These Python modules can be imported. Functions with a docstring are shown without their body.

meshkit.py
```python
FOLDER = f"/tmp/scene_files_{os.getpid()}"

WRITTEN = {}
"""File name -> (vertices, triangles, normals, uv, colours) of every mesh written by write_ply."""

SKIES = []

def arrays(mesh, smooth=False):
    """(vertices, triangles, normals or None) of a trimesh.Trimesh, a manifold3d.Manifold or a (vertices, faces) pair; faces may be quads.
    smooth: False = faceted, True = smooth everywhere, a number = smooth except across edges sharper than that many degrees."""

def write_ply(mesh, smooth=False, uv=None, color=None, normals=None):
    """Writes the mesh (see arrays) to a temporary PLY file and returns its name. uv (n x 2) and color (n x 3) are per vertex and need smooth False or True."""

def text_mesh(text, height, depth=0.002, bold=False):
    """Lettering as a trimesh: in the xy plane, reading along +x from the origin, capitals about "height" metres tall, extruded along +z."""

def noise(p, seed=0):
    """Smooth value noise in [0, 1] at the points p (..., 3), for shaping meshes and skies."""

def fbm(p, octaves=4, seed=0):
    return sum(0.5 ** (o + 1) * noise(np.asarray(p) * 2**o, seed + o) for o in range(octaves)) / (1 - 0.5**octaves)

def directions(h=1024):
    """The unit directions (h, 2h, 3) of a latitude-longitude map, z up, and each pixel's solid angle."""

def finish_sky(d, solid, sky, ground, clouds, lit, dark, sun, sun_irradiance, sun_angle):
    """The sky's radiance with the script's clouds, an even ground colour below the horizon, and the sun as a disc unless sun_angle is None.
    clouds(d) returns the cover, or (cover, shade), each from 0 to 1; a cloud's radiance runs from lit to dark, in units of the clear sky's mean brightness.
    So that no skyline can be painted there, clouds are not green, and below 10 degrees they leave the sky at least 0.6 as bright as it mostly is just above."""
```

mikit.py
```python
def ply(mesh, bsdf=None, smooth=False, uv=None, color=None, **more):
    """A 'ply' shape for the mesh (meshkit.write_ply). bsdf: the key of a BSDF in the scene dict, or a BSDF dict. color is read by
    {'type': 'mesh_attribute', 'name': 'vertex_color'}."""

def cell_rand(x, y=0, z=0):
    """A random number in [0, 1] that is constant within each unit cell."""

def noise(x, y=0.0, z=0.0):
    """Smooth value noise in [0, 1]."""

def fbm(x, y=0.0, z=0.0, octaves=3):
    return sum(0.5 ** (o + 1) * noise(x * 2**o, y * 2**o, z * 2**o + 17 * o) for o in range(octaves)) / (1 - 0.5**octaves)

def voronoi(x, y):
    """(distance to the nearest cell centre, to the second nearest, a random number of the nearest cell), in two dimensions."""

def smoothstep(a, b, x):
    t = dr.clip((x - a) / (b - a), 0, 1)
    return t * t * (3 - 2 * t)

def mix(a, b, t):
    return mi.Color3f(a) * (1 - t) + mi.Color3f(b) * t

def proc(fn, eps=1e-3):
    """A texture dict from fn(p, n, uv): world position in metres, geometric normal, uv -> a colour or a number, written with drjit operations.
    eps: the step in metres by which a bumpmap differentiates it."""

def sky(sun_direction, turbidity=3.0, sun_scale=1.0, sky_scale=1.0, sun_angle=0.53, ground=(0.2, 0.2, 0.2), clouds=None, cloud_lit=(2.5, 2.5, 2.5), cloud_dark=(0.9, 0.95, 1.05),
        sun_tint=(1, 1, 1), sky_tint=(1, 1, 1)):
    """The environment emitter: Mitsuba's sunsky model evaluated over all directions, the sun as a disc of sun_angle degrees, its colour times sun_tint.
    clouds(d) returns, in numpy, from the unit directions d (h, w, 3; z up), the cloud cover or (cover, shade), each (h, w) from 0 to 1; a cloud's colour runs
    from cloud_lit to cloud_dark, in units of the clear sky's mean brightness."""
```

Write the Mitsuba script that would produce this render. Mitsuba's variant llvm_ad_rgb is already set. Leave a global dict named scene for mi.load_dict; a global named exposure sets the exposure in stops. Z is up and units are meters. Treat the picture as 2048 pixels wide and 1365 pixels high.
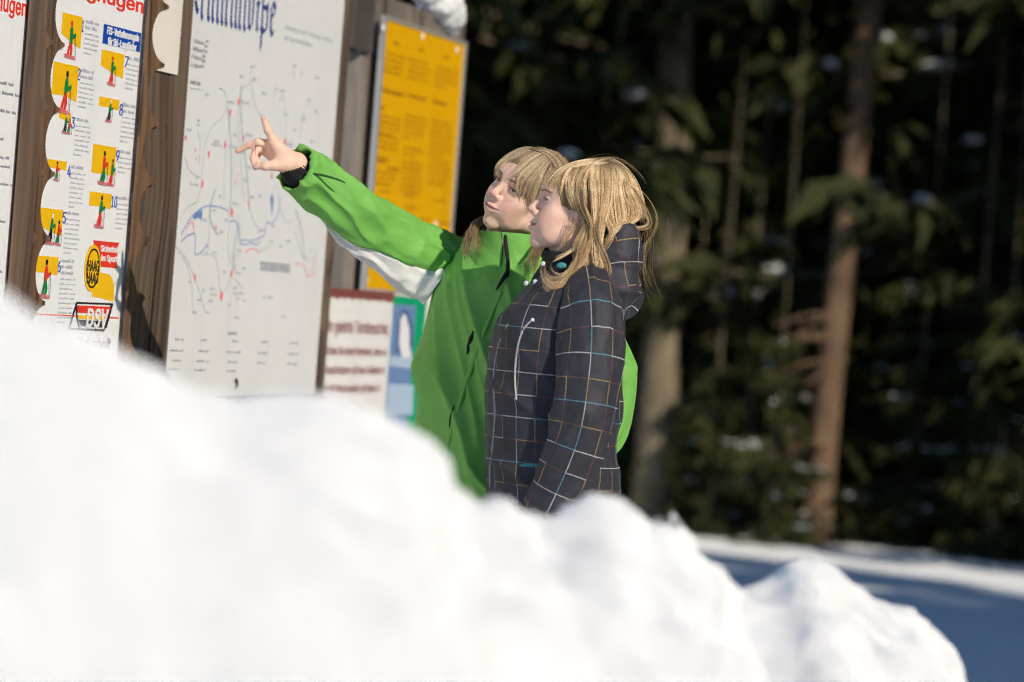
import math, random
import numpy as np, trimesh, manifold3d, shapely
import shapely.geometry as sg
from shapely import affinity
from shapely.ops import unary_union
import mitsuba as mi, drjit as dr
import mikit, meshkit
from mikit import noise, fbm, smoothstep, mix, cell_rand

# ------------------------------------------------------------------ camera, sky, exposure
scene, labels = {}, {}
T = mi.ScalarTransform4f
FOCAL = 8340.0                      # in pixels of the 2048 wide photograph
ROLL = 0.077
CAM = np.array([0.0, 0.0, 1.33])
_r0, _pitch = np.array([1.0, 0, 0]), -0.0096
FWD = np.array([0, math.cos(_pitch), math.sin(_pitch)])
_u0 = np.cross(_r0, FWD)
RGT = math.cos(ROLL) * _r0 + math.sin(ROLL) * _u0
UPV = -math.sin(ROLL) * _r0 + math.cos(ROLL) * _u0
FOV = 2 * math.degrees(math.atan(1024 / FOCAL))
scene['camera'] = dict(type='thinlens', fov=FOV, fov_axis='x', aperture_radius=0.025, focus_distance=9.75,
                       near_clip=0.05, far_clip=500.0,
                       to_world=T().look_at(origin=CAM.tolist(), target=(CAM + FWD).tolist(), up=UPV.tolist()))
SUN = np.array([0.49, -0.72, 0.47])
scene['sky'] = mikit.sky(SUN.tolist(), turbidity=2.3, ground=(0.6, 0.62, 0.66), sun_scale=1.2, sun_tint=(0.92, 1.05, 1.33), sky_tint=(0.88, 1.0, 1.14))
exposure = 1.2

# ------------------------------------------------------------------ helpers
def V(*a): return np.array(a, float)
def unit(v):
    v = np.asarray(v, float); return v / np.linalg.norm(v)
def at(px, py, y):
    """the point at depth y that the photograph shows at (px, py)"""
    d = FWD + RGT * (px - 1024) / FOCAL - UPV * (py - 682.5) / FOCAL
    return CAM + d * (y / d[1])
def proj(p):
    q = np.asarray(p, float) - CAM
    f = q @ FWD
    return 1024 + FOCAL * (q @ RGT) / f, 682.5 - FOCAL * (q @ UPV) / f
def obj(key, mesh, bsdf, parent=None, smooth=False, label=None, cat=None, group=None, kind=None, **kw):
    if parent: key = parent + '__' + key
    base, n = key, 0
    while key in scene:
        n += 1; key = f'{base}_{n:03d}'
    scene[key] = mikit.ply(mesh, bsdf, smooth=smooth, **kw)
    tag(key, label, cat, group, kind)
    return key
def tag(key, label=None, cat=None, group=None, kind=None):
    d = {k: v for k, v in dict(label=label, category=cat, group=group, kind=kind).items() if v}
    if d: labels[key] = {**labels.get(key, {}), **d}
def cat_(ms): return trimesh.util.concatenate([m for m in ms if m is not None and len(m.faces)])
def tri(v, f):
    f = np.asarray(f)
    if f.shape[1] == 4: f = np.vstack([f[:, [0, 1, 2]], f[:, [0, 2, 3]]])
    return trimesh.Trimesh(np.asarray(v, float), f, process=False)
def place(mesh, M):
    m = mesh.copy(); m.vertices = m.vertices @ M[:3, :3].T + M[:3, 3]; return m
def frame(o, x, y, z):
    M = np.eye(4); M[:3, 0], M[:3, 1], M[:3, 2], M[:3, 3] = x, y, z, o; return M
def resample(path, n, k=None):
    """smooth curve through the points, n samples"""
    p = np.asarray(path, float)
    if len(p) == 2: return p[0] + (p[1] - p[0]) * np.linspace(0, 1, n)[:, None]
    from scipy.interpolate import CubicSpline, PchipInterpolator
    t = np.r_[0, np.cumsum(np.linalg.norm(np.diff(p[:, :3], axis=0), axis=1) + 1e-9)]
    return CubicSpline(t, p)(np.linspace(0, t[-1], n)) if k is None else PchipInterpolator(t, p)(np.linspace(0, t[-1], n))
def tubes(paths, radii, sides=4, col=None, caps=False):
    """many tubes of equal point count as one mesh. paths (m,n,3), radii (m,n)"""
    P = np.asarray(paths, float); m, n = P.shape[:2]
    R = np.broadcast_to(np.asarray(radii, float), (m, n))
    Tn = np.gradient(P, axis=1); Tn /= np.linalg.norm(Tn, axis=2, keepdims=True) + 1e-12
    ref = np.where(np.abs(Tn[..., 2:3]) < 0.9, V(0, 0, 1), V(1, 0, 0))
    ref = np.broadcast_to(ref[:, :1], P.shape) if n < 3 else ref
    A = np.cross(Tn, ref); A /= np.linalg.norm(A, axis=2, keepdims=True) + 1e-12
    B = np.cross(Tn, A)
    a = np.arange(sides) / sides * 2 * np.pi
    ring = P[:, :, None] + R[:, :, None, None] * (A[:, :, None] * np.cos(a)[None, None, :, None] + B[:, :, None] * np.sin(a)[None, None, :, None])
    v = ring.reshape(-1, 3)
    i = np.arange(m)[:, None, None] * n * sides + np.arange(n - 1)[None, :, None] * sides + np.arange(sides)[None, None]
    j = np.arange(m)[:, None, None] * n * sides + np.arange(n - 1)[None, :, None] * sides + (np.arange(sides)[None, None] + 1) % sides
    f = np.stack([i, i + sides, j + sides, j], -1).reshape(-1, 4)
    mesh = tri(v, f)
    if caps:
        fs = []
        for q in range(m):
            for e, s in ((0, 1), (n - 1, -1)):
                b = (q * n + e) * sides
                for k in range(1, sides - 1): fs.append([b, b + k, b + k + 1][::s])
        mesh = tri(mesh.vertices, np.vstack([mesh.faces, np.array(fs)]))
    if col is not None: return mesh, np.repeat(np.asarray(col, float), sides if len(col) == m * n else n * sides, axis=0)
    return mesh
def tube(path, r, sides=8, n=None, caps=True):
    p = np.asarray(path, float) if n is None else resample(path, n)
    r = np.broadcast_to(np.asarray(r, float), (len(p),)) if np.ndim(r) == 0 else np.interp(np.linspace(0, 1, len(p)), np.linspace(0, 1, len(r)), r)
    return tubes(p[None], r[None], sides, caps=caps)
def rbox(sx, sy, sz, r=0.004):
    """box centred at the origin with rounded edges"""
    s = manifold3d.Manifold.sphere(r, 8)
    hull = [s.translate((x * (sx / 2 - r), y * (sy / 2 - r), z * (sz / 2 - r))) for x in (-1, 1) for y in (-1, 1) for z in (-1, 1)]
    m = manifold3d.Manifold.batch_hull(hull).to_mesh()
    return trimesh.Trimesh(m.vert_properties[:, :3], m.tri_verts, process=False)
def bsdf(key, color, rough=0.6, spec=0.4, bump=None, bump_scale=1.0, two=True, **kw):
    c = color if isinstance(color, dict) else {'type': 'rgb', 'value': [float(x) for x in color]}
    b = dict(type='principled', base_color=c, roughness=rough, specular=spec, **kw)
    if bump is not None: b = dict(type='bumpmap', arbitrary=bump, scale=bump_scale, nested=b)
    scene[key] = dict(type='twosided', nested=b) if two else b
    return key
def srgb(r, g, b):
    c = np.array([r, g, b]) / 255.0
    return np.where(c < 0.04045, c / 12.92, ((c + 0.055) / 1.055) ** 2.4).tolist()

# ---- signed distance modelling
def surface_nets(F, origin, h):
    S = F < 0
    nx, ny, nz = F.shape
    cnt = np.zeros((nx - 1, ny - 1, nz - 1), np.int8); pos = np.zeros((nx - 1, ny - 1, nz - 1, 3), np.float32); num = np.zeros((nx - 1, ny - 1, nz - 1), np.float32)
    sl = lambda o, n: slice(o, n - 1 + o)
    for ax in range(3):
        o1 = [(a, b) for a in (0, 1) for b in (0, 1)]
        for a, b in o1:
            off0 = [0, 0, 0]; others = [k for k in range(3) if k != ax]
            off0[others[0]], off0[others[1]] = a, b
            off1 = list(off0); off1[ax] = 1
            A = F[sl(off0[0], nx), sl(off0[1], ny), sl(off0[2], nz)]; B = F[sl(off1[0], nx), sl(off1[1], ny), sl(off1[2], nz)]
            cr = (A < 0) != (B < 0)
            t = np.where(cr, A / np.where(cr, A - B, 1), 0)
            num += cr
            for k in range(3):
                pos[..., k] += np.where(cr, (t if k == ax else off0[k]), 0)
    act = num > 0
    idx = np.full(act.shape, -1, np.int64); idx[act] = np.arange(act.sum())
    ijk = np.argwhere(act)
    v = origin + h * (ijk + pos[act] / num[act][:, None])
    faces = []
    for ax in range(3):
        o = [k for k in range(3) if k != ax]
        n0 = [slice(1, -1)] * 3; n0[ax] = slice(0, -1)
        n1 = list(n0); n1[ax] = slice(1, None)
        s0, s1 = S[tuple(n0)], S[tuple(n1)]
        cr = np.argwhere(s0 != s1)
        if not len(cr): continue
        inside = s0[tuple(cr.T)]
        c = cr.copy(); c[:, o[0]] += 1; c[:, o[1]] += 1
        def cell(a, b):
            q = c.copy(); q[:, o[0]] -= a; q[:, o[1]] -= b
            return idx[tuple(q.T)]
        q = np.stack([cell(1, 1), cell(0, 1), cell(0, 0), cell(1, 0)], 1)
        flip = inside if ax != 1 else ~inside
        q[~flip] = q[~flip][:, ::-1]
        faces.append(q)
    f = np.vstack(faces); f = f[(f >= 0).all(1)]
    return tri(v, f)
class Field:
    def __init__(s, lo, hi, h):
        s.h = h; s.o = np.array(lo, float)
        n = np.ceil((np.array(hi) - s.o) / h).astype(int) + 1
        s.X, s.Y, s.Z = (a.astype(np.float32) for a in np.meshgrid(*[s.o[k] + h * np.arange(n[k]) for k in range(3)], indexing='ij'))
        s.F = np.full(s.X.shape, 1.0, np.float32)
    def cone(s, a, b, ra, rb=None):
        a, b = np.asarray(a, float), np.asarray(b, float); rb = ra if rb is None else rb
        d = b - a; L = d @ d + 1e-12
        t = np.clip(((s.X - a[0]) * d[0] + (s.Y - a[1]) * d[1] + (s.Z - a[2]) * d[2]) / L, 0, 1).astype(np.float32)
        q = (s.X - a[0] - t * d[0]) ** 2 + (s.Y - a[1] - t * d[1]) ** 2 + (s.Z - a[2] - t * d[2]) ** 2
        return np.sqrt(q) - (ra + (rb - ra) * t)
    def ell(s, c, r, R=None):
        x, y, z = s.X - c[0], s.Y - c[1], s.Z - c[2]
        if R is not None: x, y, z = (R[0][k] * x + R[1][k] * y + R[2][k] * z for k in range(3))
        k0 = np.sqrt((x / r[0]) ** 2 + (y / r[1]) ** 2 + (z / r[2]) ** 2)
        k1 = np.sqrt((x / r[0] ** 2) ** 2 + (y / r[1] ** 2) ** 2 + (z / r[2] ** 2) ** 2) + 1e-9
        return k0 * (k0 - 1) / k1
    def add(s, d, k=0.01):
        hh = np.clip(0.5 + 0.5 * (s.F - d) / k, 0, 1)
        s.F = s.F + (d - s.F) * hh - k * hh * (1 - hh)
    def cut(s, d, k=0.005):
        d = -d
        hh = np.clip(0.5 - 0.5 * (s.F - d) / k, 0, 1)
        s.F = s.F + (d - s.F) * hh + k * hh * (1 - hh)
    def mesh(s, smooth=2):
        m = surface_nets(s.F, s.o, s.h)
        if smooth: trimesh.smoothing.filter_taubin(m, 0.5, 0.53, smooth)
        return m
def solid(m):
    mm = manifold3d.Mesh(np.ascontiguousarray(m.vertices, np.float32), np.ascontiguousarray(m.faces, np.uint32))
    mm.merge()
    return manifold3d.Manifold(mm)

# ------------------------------------------------------------------ materials
def snow_col(p, n, uv):
    return mix((0.70, 0.725, 0.76), (0.78, 0.79, 0.81), fbm(p.x * 6, p.y * 6, p.z * 6))
def snow_bump(p, n, uv):
    return fbm(p.x * 22, p.y * 22, p.z * 22, 3) * 0.02
bsdf('mat_snow', mikit.proc(snow_col), 0.85, 0.2, mikit.proc(snow_bump, 4e-3))
BD = unit(V(0.225, 0.974, 0))          # the boards run along this line
BN = unit(np.cross(BD, V(0, 0, 1)))    # and face this way
def grain(light, dark, sv=0.7, fs=1.0, grey=(0.3, 0.27, 0.25)):
    def fn(p, n, uv):
        s = p.x * BD[0] + p.y * BD[1]; w = p.x * BN[0] + p.y * BN[1]
        q = s + 0.25 * fbm(p.z * 1.3, s * 2.0, 3.0)
        g = fbm(q * 55 * fs, w * 55 * fs, p.z * 1.5, 4)
        ring = 0.5 + 0.5 * dr.sin(q * 160 * fs + 9 * fbm(p.z * 0.8, q * 6, w * 6, 2))
        c = mix(dark, light, smoothstep(0.25, 0.75, 0.88 * g + 0.12 * ring))
        crack = smoothstep(0.66, 0.72, noise(q * 90 * fs, w * 90, p.z * 0.9))
        c = mix(c, (0.02, 0.015, 0.012), crack * 0.7)
        return mix(c, grey, sv * smoothstep(0.45, 0.75, fbm(s * 4, p.z * 0.7, 5.0)))
    return fn
def grain_h(p, n, uv):
    s = p.x * BD[0] + p.y * BD[1]; w = p.x * BN[0] + p.y * BN[1]
    q = s + 0.25 * fbm(p.z * 1.3, s * 2.0, 3.0)
    return fbm(q * 70, w * 70, p.z * 2.0, 3) * 0.004
bsdf('mat_plank', mikit.proc(grain((0.20, 0.115, 0.065), (0.085, 0.05, 0.032), 0.45, 0.6, (0.17, 0.13, 0.105))), 0.75, 0.2, mikit.proc(grain_h))
bsdf('mat_post', mikit.proc(grain((0.155, 0.11, 0.08), (0.075, 0.053, 0.04), 0.4, 0.9, (0.14, 0.112, 0.092))), 0.8, 0.2, mikit.proc(grain_h))
bsdf('mat_weathered', mikit.proc(grain((0.23, 0.195, 0.165), (0.11, 0.09, 0.075), 0.6, 0.9, (0.27, 0.24, 0.21))), 0.85, 0.2, mikit.proc(grain_h))
def sheet(c, dirt=0.06, k=3.0):
    c = np.array(c)
    def fn(p, n, uv):
        f = fbm(p.x * k * 3, p.y * k * 3, p.z * k, 3)
        st = fbm(p.x * 40, p.y * 40, p.z * 2.5, 2)
        return mix(c.tolist(), (c * (1 - 3 * dirt)).tolist(), smoothstep(0.45, 0.9, 0.7 * f + 0.3 * st))
    return mikit.proc(fn)
bsdf('mat_poster', sheet((0.84, 0.845, 0.87), 0.03), 0.45, 0.4)
bsdf('mat_map', sheet((0.74, 0.75, 0.765), 0.025), 0.4, 0.4)
bsdf('mat_cream', sheet((0.80, 0.76, 0.68), 0.05), 0.5, 0.3)
bsdf('mat_yellow_sheet', sheet((0.72, 0.385, 0.0), 0.05), 0.6, 0.15)
bsdf('mat_notice', sheet((0.80, 0.79, 0.78), 0.03), 0.5, 0.4)
bsdf('mat_aluminium', (0.62, 0.61, 0.6), 0.4, 0.5, metallic=0.6)
bsdf('mat_screw', (0.85, 0.83, 0.8), 0.35, 0.5)
bsdf('mat_dark_metal', (0.07, 0.062, 0.06), 0.5, 0.4)
for k, c in dict(red=srgb(225, 58, 42), blue=srgb(20, 72, 168), navy=srgb(38, 66, 130), grey=srgb(140, 142, 152), mid=srgb(176, 178, 188), dark=srgb(35, 36, 42), black=srgb(22, 22, 24),
                 gold=(0.86, 0.50, 0.004), white=(0.8, 0.8, 0.8), green=srgb(10, 130, 70), pale=srgb(175, 198, 222), skyblue=srgb(110, 140, 185), maroon=srgb(150, 62, 58), brownred=srgb(128, 72, 66),
                 skin=srgb(222, 150, 110), ochre=srgb(150, 96, 12), ltred=srgb(222, 120, 120), mapblue=srgb(110, 138, 190), mapgrey=srgb(178, 182, 188), mapteal=srgb(130, 165, 180), emerald=srgb(0, 160, 110)).items():
    bsdf('ink_' + k, c, 0.5, 0.35)
# ------------------------------------------------------------------ setting: ground and snow bank
def ground_mesh():
    xs = np.unique(np.r_[np.linspace(-150, -12, 30), np.linspace(-12, 16, 113), np.linspace(16, 150, 30)])
    ys = np.unique(np.r_[np.linspace(-60, 2, 20), np.linspace(2, 40, 150), np.linspace(40, 260, 45)])
    X, Y = np.meshgrid(xs, ys, indexing='ij')
    Z = 0.10 * (meshkit.fbm(np.stack([X * 0.22, Y * 0.22, X * 0 + 1], -1), 3) - 0.5) + 0.05 * (meshkit.fbm(np.stack([X * 1.1, Y * 1.1, X * 0 + 5], -1), 3) - 0.5)
    Z += 0.035 * np.clip(Y - 33, 0, None) + 0.25 * np.clip((meshkit.fbm(np.stack([X * 0.5, Y * 0.4, X * 0 + 9], -1), 2) - 0.45), 0, None) * np.clip((Y - 24) / 4, 0, 1)
    n, m = X.shape
    i = (np.arange(n - 1)[:, None] * m + np.arange(m - 1)[None]).ravel()
    return tri(np.stack([X, Y, Z], -1).reshape(-1, 3), np.stack([i, i + m, i + m + 1, i + 1], 1))
obj('snow_ground', ground_mesh(), 'mat_snow', smooth=True, kind='structure')

CREST = [(-700, 470, 4.0), (-300, 520, 4.2), (0, 588, 4.4), (60, 625, 4.5), (110, 662, 4.55), (200, 690, 4.6), (285, 697, 4.7), (340, 745, 4.8), (400, 800, 4.9), (470, 800, 5.0), (560, 785, 5.1), (640, 775, 5.2),
         (720, 795, 5.3), (790, 835, 5.4), (850, 870, 5.5), (885, 925, 5.6), (905, 1000, 5.75), (930, 1020, 5.8), (975, 985, 5.9), (1015, 975, 6.0), (1045, 1020, 6.1), (1068, 1065, 6.15), (1100, 1040, 6.2),
         (1150, 1000, 6.25), (1205, 990, 6.3), (1255, 1005, 6.4), (1280, 1050, 6.45), (1320, 1040, 6.5), (1370, 1060, 6.6), (1398, 1100, 6.65), (1420, 1130, 6.7), (1455, 1165, 6.8), (1472, 1205, 6.85), (1492, 1180, 6.9), (1535, 1172, 6.95),
         (1556, 1150, 7.0), (1575, 1122, 7.0), (1610, 1112, 7.05), (1650, 1130, 7.1), (1690, 1170, 7.15), (1750, 1205, 7.25), (1810, 1215, 7.35), (1850, 1250, 7.4), (1875, 1310, 7.45), (1890, 1350, 7.5), (1930, 1385, 7.55), (2050, 1470, 7.7), (2300, 1640, 8.0), (2700, 1900, 8.4)]
def bank_mesh():
    # the crest line in plan: depth along x, and crest height
    pts = np.array([at(a, b, c) for a, b, c in CREST])
    h = 0.02
    F = Field((-1.75, 2.6, -0.12), (1.75, 8.9, 1.62), h)
    X, Y, Z = F.X[:, 0, 0], F.Y[0, :, 0], F.Z[0, 0, :]
    cy, cz = np.interp(X, pts[:, 0], pts[:, 1]), np.interp(X, pts[:, 0], pts[:, 2])
    XX, YY = F.X[:, :, 0], F.Y[:, :, 0]
    cz = cz + .008 + .012 * np.clip((.0 - X) / .3, 0, 1)
    lump = meshkit.fbm(np.stack([XX * 2.3, YY * 2.3, XX * 0], -1), 3) - 0.5
    d = YY - cy[:, None]
    front = np.clip(-d, 0, None); back = np.clip(d, 0, None)
    top = cz[:, None] - 0.16 * front - 0.16 * np.clip(front - 0.9, 0, None) - 0.6 * np.clip(front - 1.7, 0, None) - 0.25 * np.minimum(back, .12) - 1.0 * np.clip(back - .1, 0, None) + lump * 0.13 * np.clip(front / 0.35, 0, 1)
    H = np.where(top > 0.0, top, -0.05 + 0.1 * top)
    F.F = ((F.Z - H[:, :, None]) * 0.75).astype(np.float32)
    rng = np.random.default_rng(5)
    # lumps of ploughed snow: round ones along the crest, others down the face
    def ball(c, r):
        lo = np.maximum(((c - r * 1.9 - F.o) / h).astype(int), 0); hi = np.minimum(((c + r * 1.9 - F.o) / h).astype(int) + 2, F.F.shape)
        if (hi <= lo).any(): return
        s = tuple(slice(a, b) for a, b in zip(lo, hi))
        sq = rng.uniform(0.8, 1.2, 3)
        dd = np.sqrt(((F.X[s] - c[0]) / sq[0]) ** 2 + ((F.Y[s] - c[1]) / sq[1]) ** 2 + ((F.Z[s] - c[2]) / sq[2]) ** 2) - r
        k = min(0.05, r * .55); G = F.F[s]; hh = np.clip(0.5 + 0.5 * (G - dd) / k, 0, 1)
        F.F[s] = G + (dd - G) * hh - k * hh * (1 - hh)
    for a, b, c, rp in [(30, 640, 4.5, 50), (240, 755, 4.65, 62), (290, 760, 4.7, 60), (450, 850, 5.0, 48), (520, 850, 5.05, 50), (590, 850, 5.1, 62), (350, 810, 4.8, 60), (298, 742, 4.72, 44), (660, 845, 5.2, 68), (820, 910, 5.4, 70), (850, 940, 5.5, 66), (985, 1035, 5.95, 55), (1180, 1065, 6.25, 70),
                        (1215, 1065, 6.3, 72), (1345, 1100, 6.55, 54), (1420, 1180, 6.7, 50), (1512, 1212, 6.9, 38), (1600, 1168, 7.05, 52), (1625, 1195, 7.1, 60), (1800, 1275, 7.3, 62), (1840, 1320, 7.4, 56)]:
        ball(at(a, b, c), rp * c / FOCAL)
    for q in range(150):
        x = rng.uniform(-1.2, 1.3); c0, z0 = np.interp(x, pts[:, 0], pts[:, 1]), np.interp(x, pts[:, 0], pts[:, 2])
        f = rng.uniform(0.08, 2.0); r = rng.uniform(0.03, 0.12) * (0.6 if f < .5 else 1)
        ball(V(x, c0 - f, z0 - 0.16 * f - 0.16 * max(f - 0.9, 0) - 0.6 * max(f - 1.7, 0) - r * rng.uniform(.45, .95)), r)
    for q in range(420):
        x = rng.uniform(-.9, .86); c0, z0 = np.interp(x, pts[:, 0], pts[:, 1]), np.interp(x, pts[:, 0], pts[:, 2])
        f = abs(rng.normal(0, .35)); r = rng.uniform(0.016, 0.045); ball(V(x, c0 - f, z0 - 0.16 * f - r * .75 + rng.uniform(-.012, .004)), r)
    from scipy.ndimage import gaussian_filter
    g = gaussian_filter(F.F, 1.9); w = np.clip((F.X + .22) / .25, 0, 1) * .55; F.F = g * (1 - w) + F.F * w
    m = F.mesh(2)
    m.vertices += m.vertex_normals * ((meshkit.fbm(m.vertices * 14, 3)[:, None] - 0.5) * 0.022 + (meshkit.fbm(m.vertices * 45, 2)[:, None] - 0.5) * 0.014)
    return m
obj('snow_bank', bank_mesh(), 'mat_snow', smooth=True, kind='structure')

# ------------------------------------------------------------------ the notice boards
B0 = at(662, 300, 12.1); B0[2] = 0      # where the map's right edge stands
def S(px, py, off=0.0):
    """(s, z) on the boards' plane (moved by off along its normal) that is seen at (px, py)"""
    d = FWD + RGT * (px - 1024) / FOCAL - UPV * (py - 682.5) / FOCAL
    o = B0 + BN * off
    t = ((o - CAM) @ BN) / (d @ BN)
    p = CAM + d * t
    return (p - o) @ BD, p[2]
def W(s, z, off=0.0): return B0 + BD * s + BN * off + V(0, 0, z)
def s_at(px, z, off):
    s0, s1 = -3.0, 3.0
    for _ in range(40):
        s = (s0 + s1) / 2
        if proj(W(s, z, off))[0] < px: s0 = s
        else: s1 = s
    return s
def slab(poly, off, th):
    """a flat shape in (s, z), its face at off, its back th behind"""
    ms = []
    for g in getattr(poly, 'geoms', [poly]):
        if g.is_empty or g.area < 1e-8: continue
        m = trimesh.creation.extrude_polygon(g, th, engine='earcut'); ms.append(m)
    m = cat_(ms)
    return place(m, frame(B0 + BN * (off - th), BD, V(0, 0, 1), BN))
def rect(px0, py0, px1, py1, off):
    """a world rectangle from its top left and bottom right corner in the photograph"""
    (s0, z1), (s1, z0) = S(px0, py0, off), S(px1, py1, off)
    return sg.box(min(s0, s1), min(z0, z1), max(s0, s1), max(z0, z1))
def poly(pts, off): return sg.Polygon([S(a, b, off) for a, b in pts]).buffer(0)
def fit(textstr, px0, py0, px1, hpx, off, bold=False, slant=0.0, depth=0.0012):
    """lettering that starts at (px0, py0) on its base line, ends at px1 and whose capitals are hpx tall"""
    s0, z = S(px0, py0, off); s1 = s_at(px1, z, off)
    y = W((s0 + s1) / 2, z, off)[1]; h = hpx * y / FOCAL
    m = meshkit.text_mesh(textstr, 0.1, depth, bold)
    lo, hi = m.bounds; x = m.vertices.copy()
    x[:, 0] = (x[:, 0] - lo[0]) / (hi[0] - lo[0]) * (s1 - s0) + slant * x[:, 1] * (h / 0.1); x[:, 1] *= h / 0.1
    m.vertices = x
    return place(m, frame(W(s0, z, off - 0.0002), BD, V(0, 0, 1), BN))
def lines(px0, py0, px1, n, step, off, rng, hpx=3.2, last=1.0, words=True):
    """small print too fine to read: word-long strokes"""
    out = []
    for k in range(n):
        py = py0 + k * step; px = px0 - k * step * 0.077
        s0, z = S(px, py, off); s1 = s_at(px1 - k * step * 0.077, z, off)
        if k == n - 1: s1 = s0 + (s1 - s0) * last
        else: s1 = s0 + (s1 - s0) * rng.uniform(0.86, 1.0)
        y = W(s0, z, off)[1]; h = hpx * y / FOCAL
        s = s0
        while s < s1 - 0.004:
            e = min(s + rng.uniform(0.02, 0.075), s1)
            # a word as a row of small letter strokes
            q = s
            while q < e:
                wq = rng.uniform(0.0035, 0.0065); tall = h * (1.0 if rng.random() < 0.3 else 0.7)
                out.append(sg.box(q, z, q + wq, z + tall)); q += wq + 0.0022
            s = e + 0.012
    return slab(unary_union(out), off + 0.0008, 0.001)
prng = np.random.default_rng(11)

# -- leftmost white panel
k = obj('information_board', slab(sg.box(S(-190, 300)[0], 0.7, S(52, 300)[0], 2.35), 0.0, 0.006), 'mat_poster', label='white information panel with red lettering, cut off by the left picture edge', cat='information panel')
obj('heading', fit('Skivergnügen', -84, 0, 52, 33, 0.0, True), 'ink_red', k)
m = [lines(-120, 145, 45, 2, 20, 0.0, prng, 7), lines(-120, 203, 34, 1, 18, 0, prng, 7), lines(-120, 262, 6, 1, 18, 0, prng, 6), lines(-120, 300, 21, 2, 18, 0, prng, 6), lines(-120, 355, 22, 1, 18, 0, prng, 6), lines(-120, 415, 12, 2, 18, 0, prng, 6), lines(-120, 500, 8, 3, 19, 0, prng, 6)]
obj('small_print', cat_(m), 'ink_grey', k)
obj('nail', place(trimesh.creation.cylinder(0.006, 0.006, sections=10), frame(W(S(36, 307)[0], S(36, 307)[1], 0.003), BD, V(0, 0, 1), BN)), 'mat_dark_metal', k)

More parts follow.
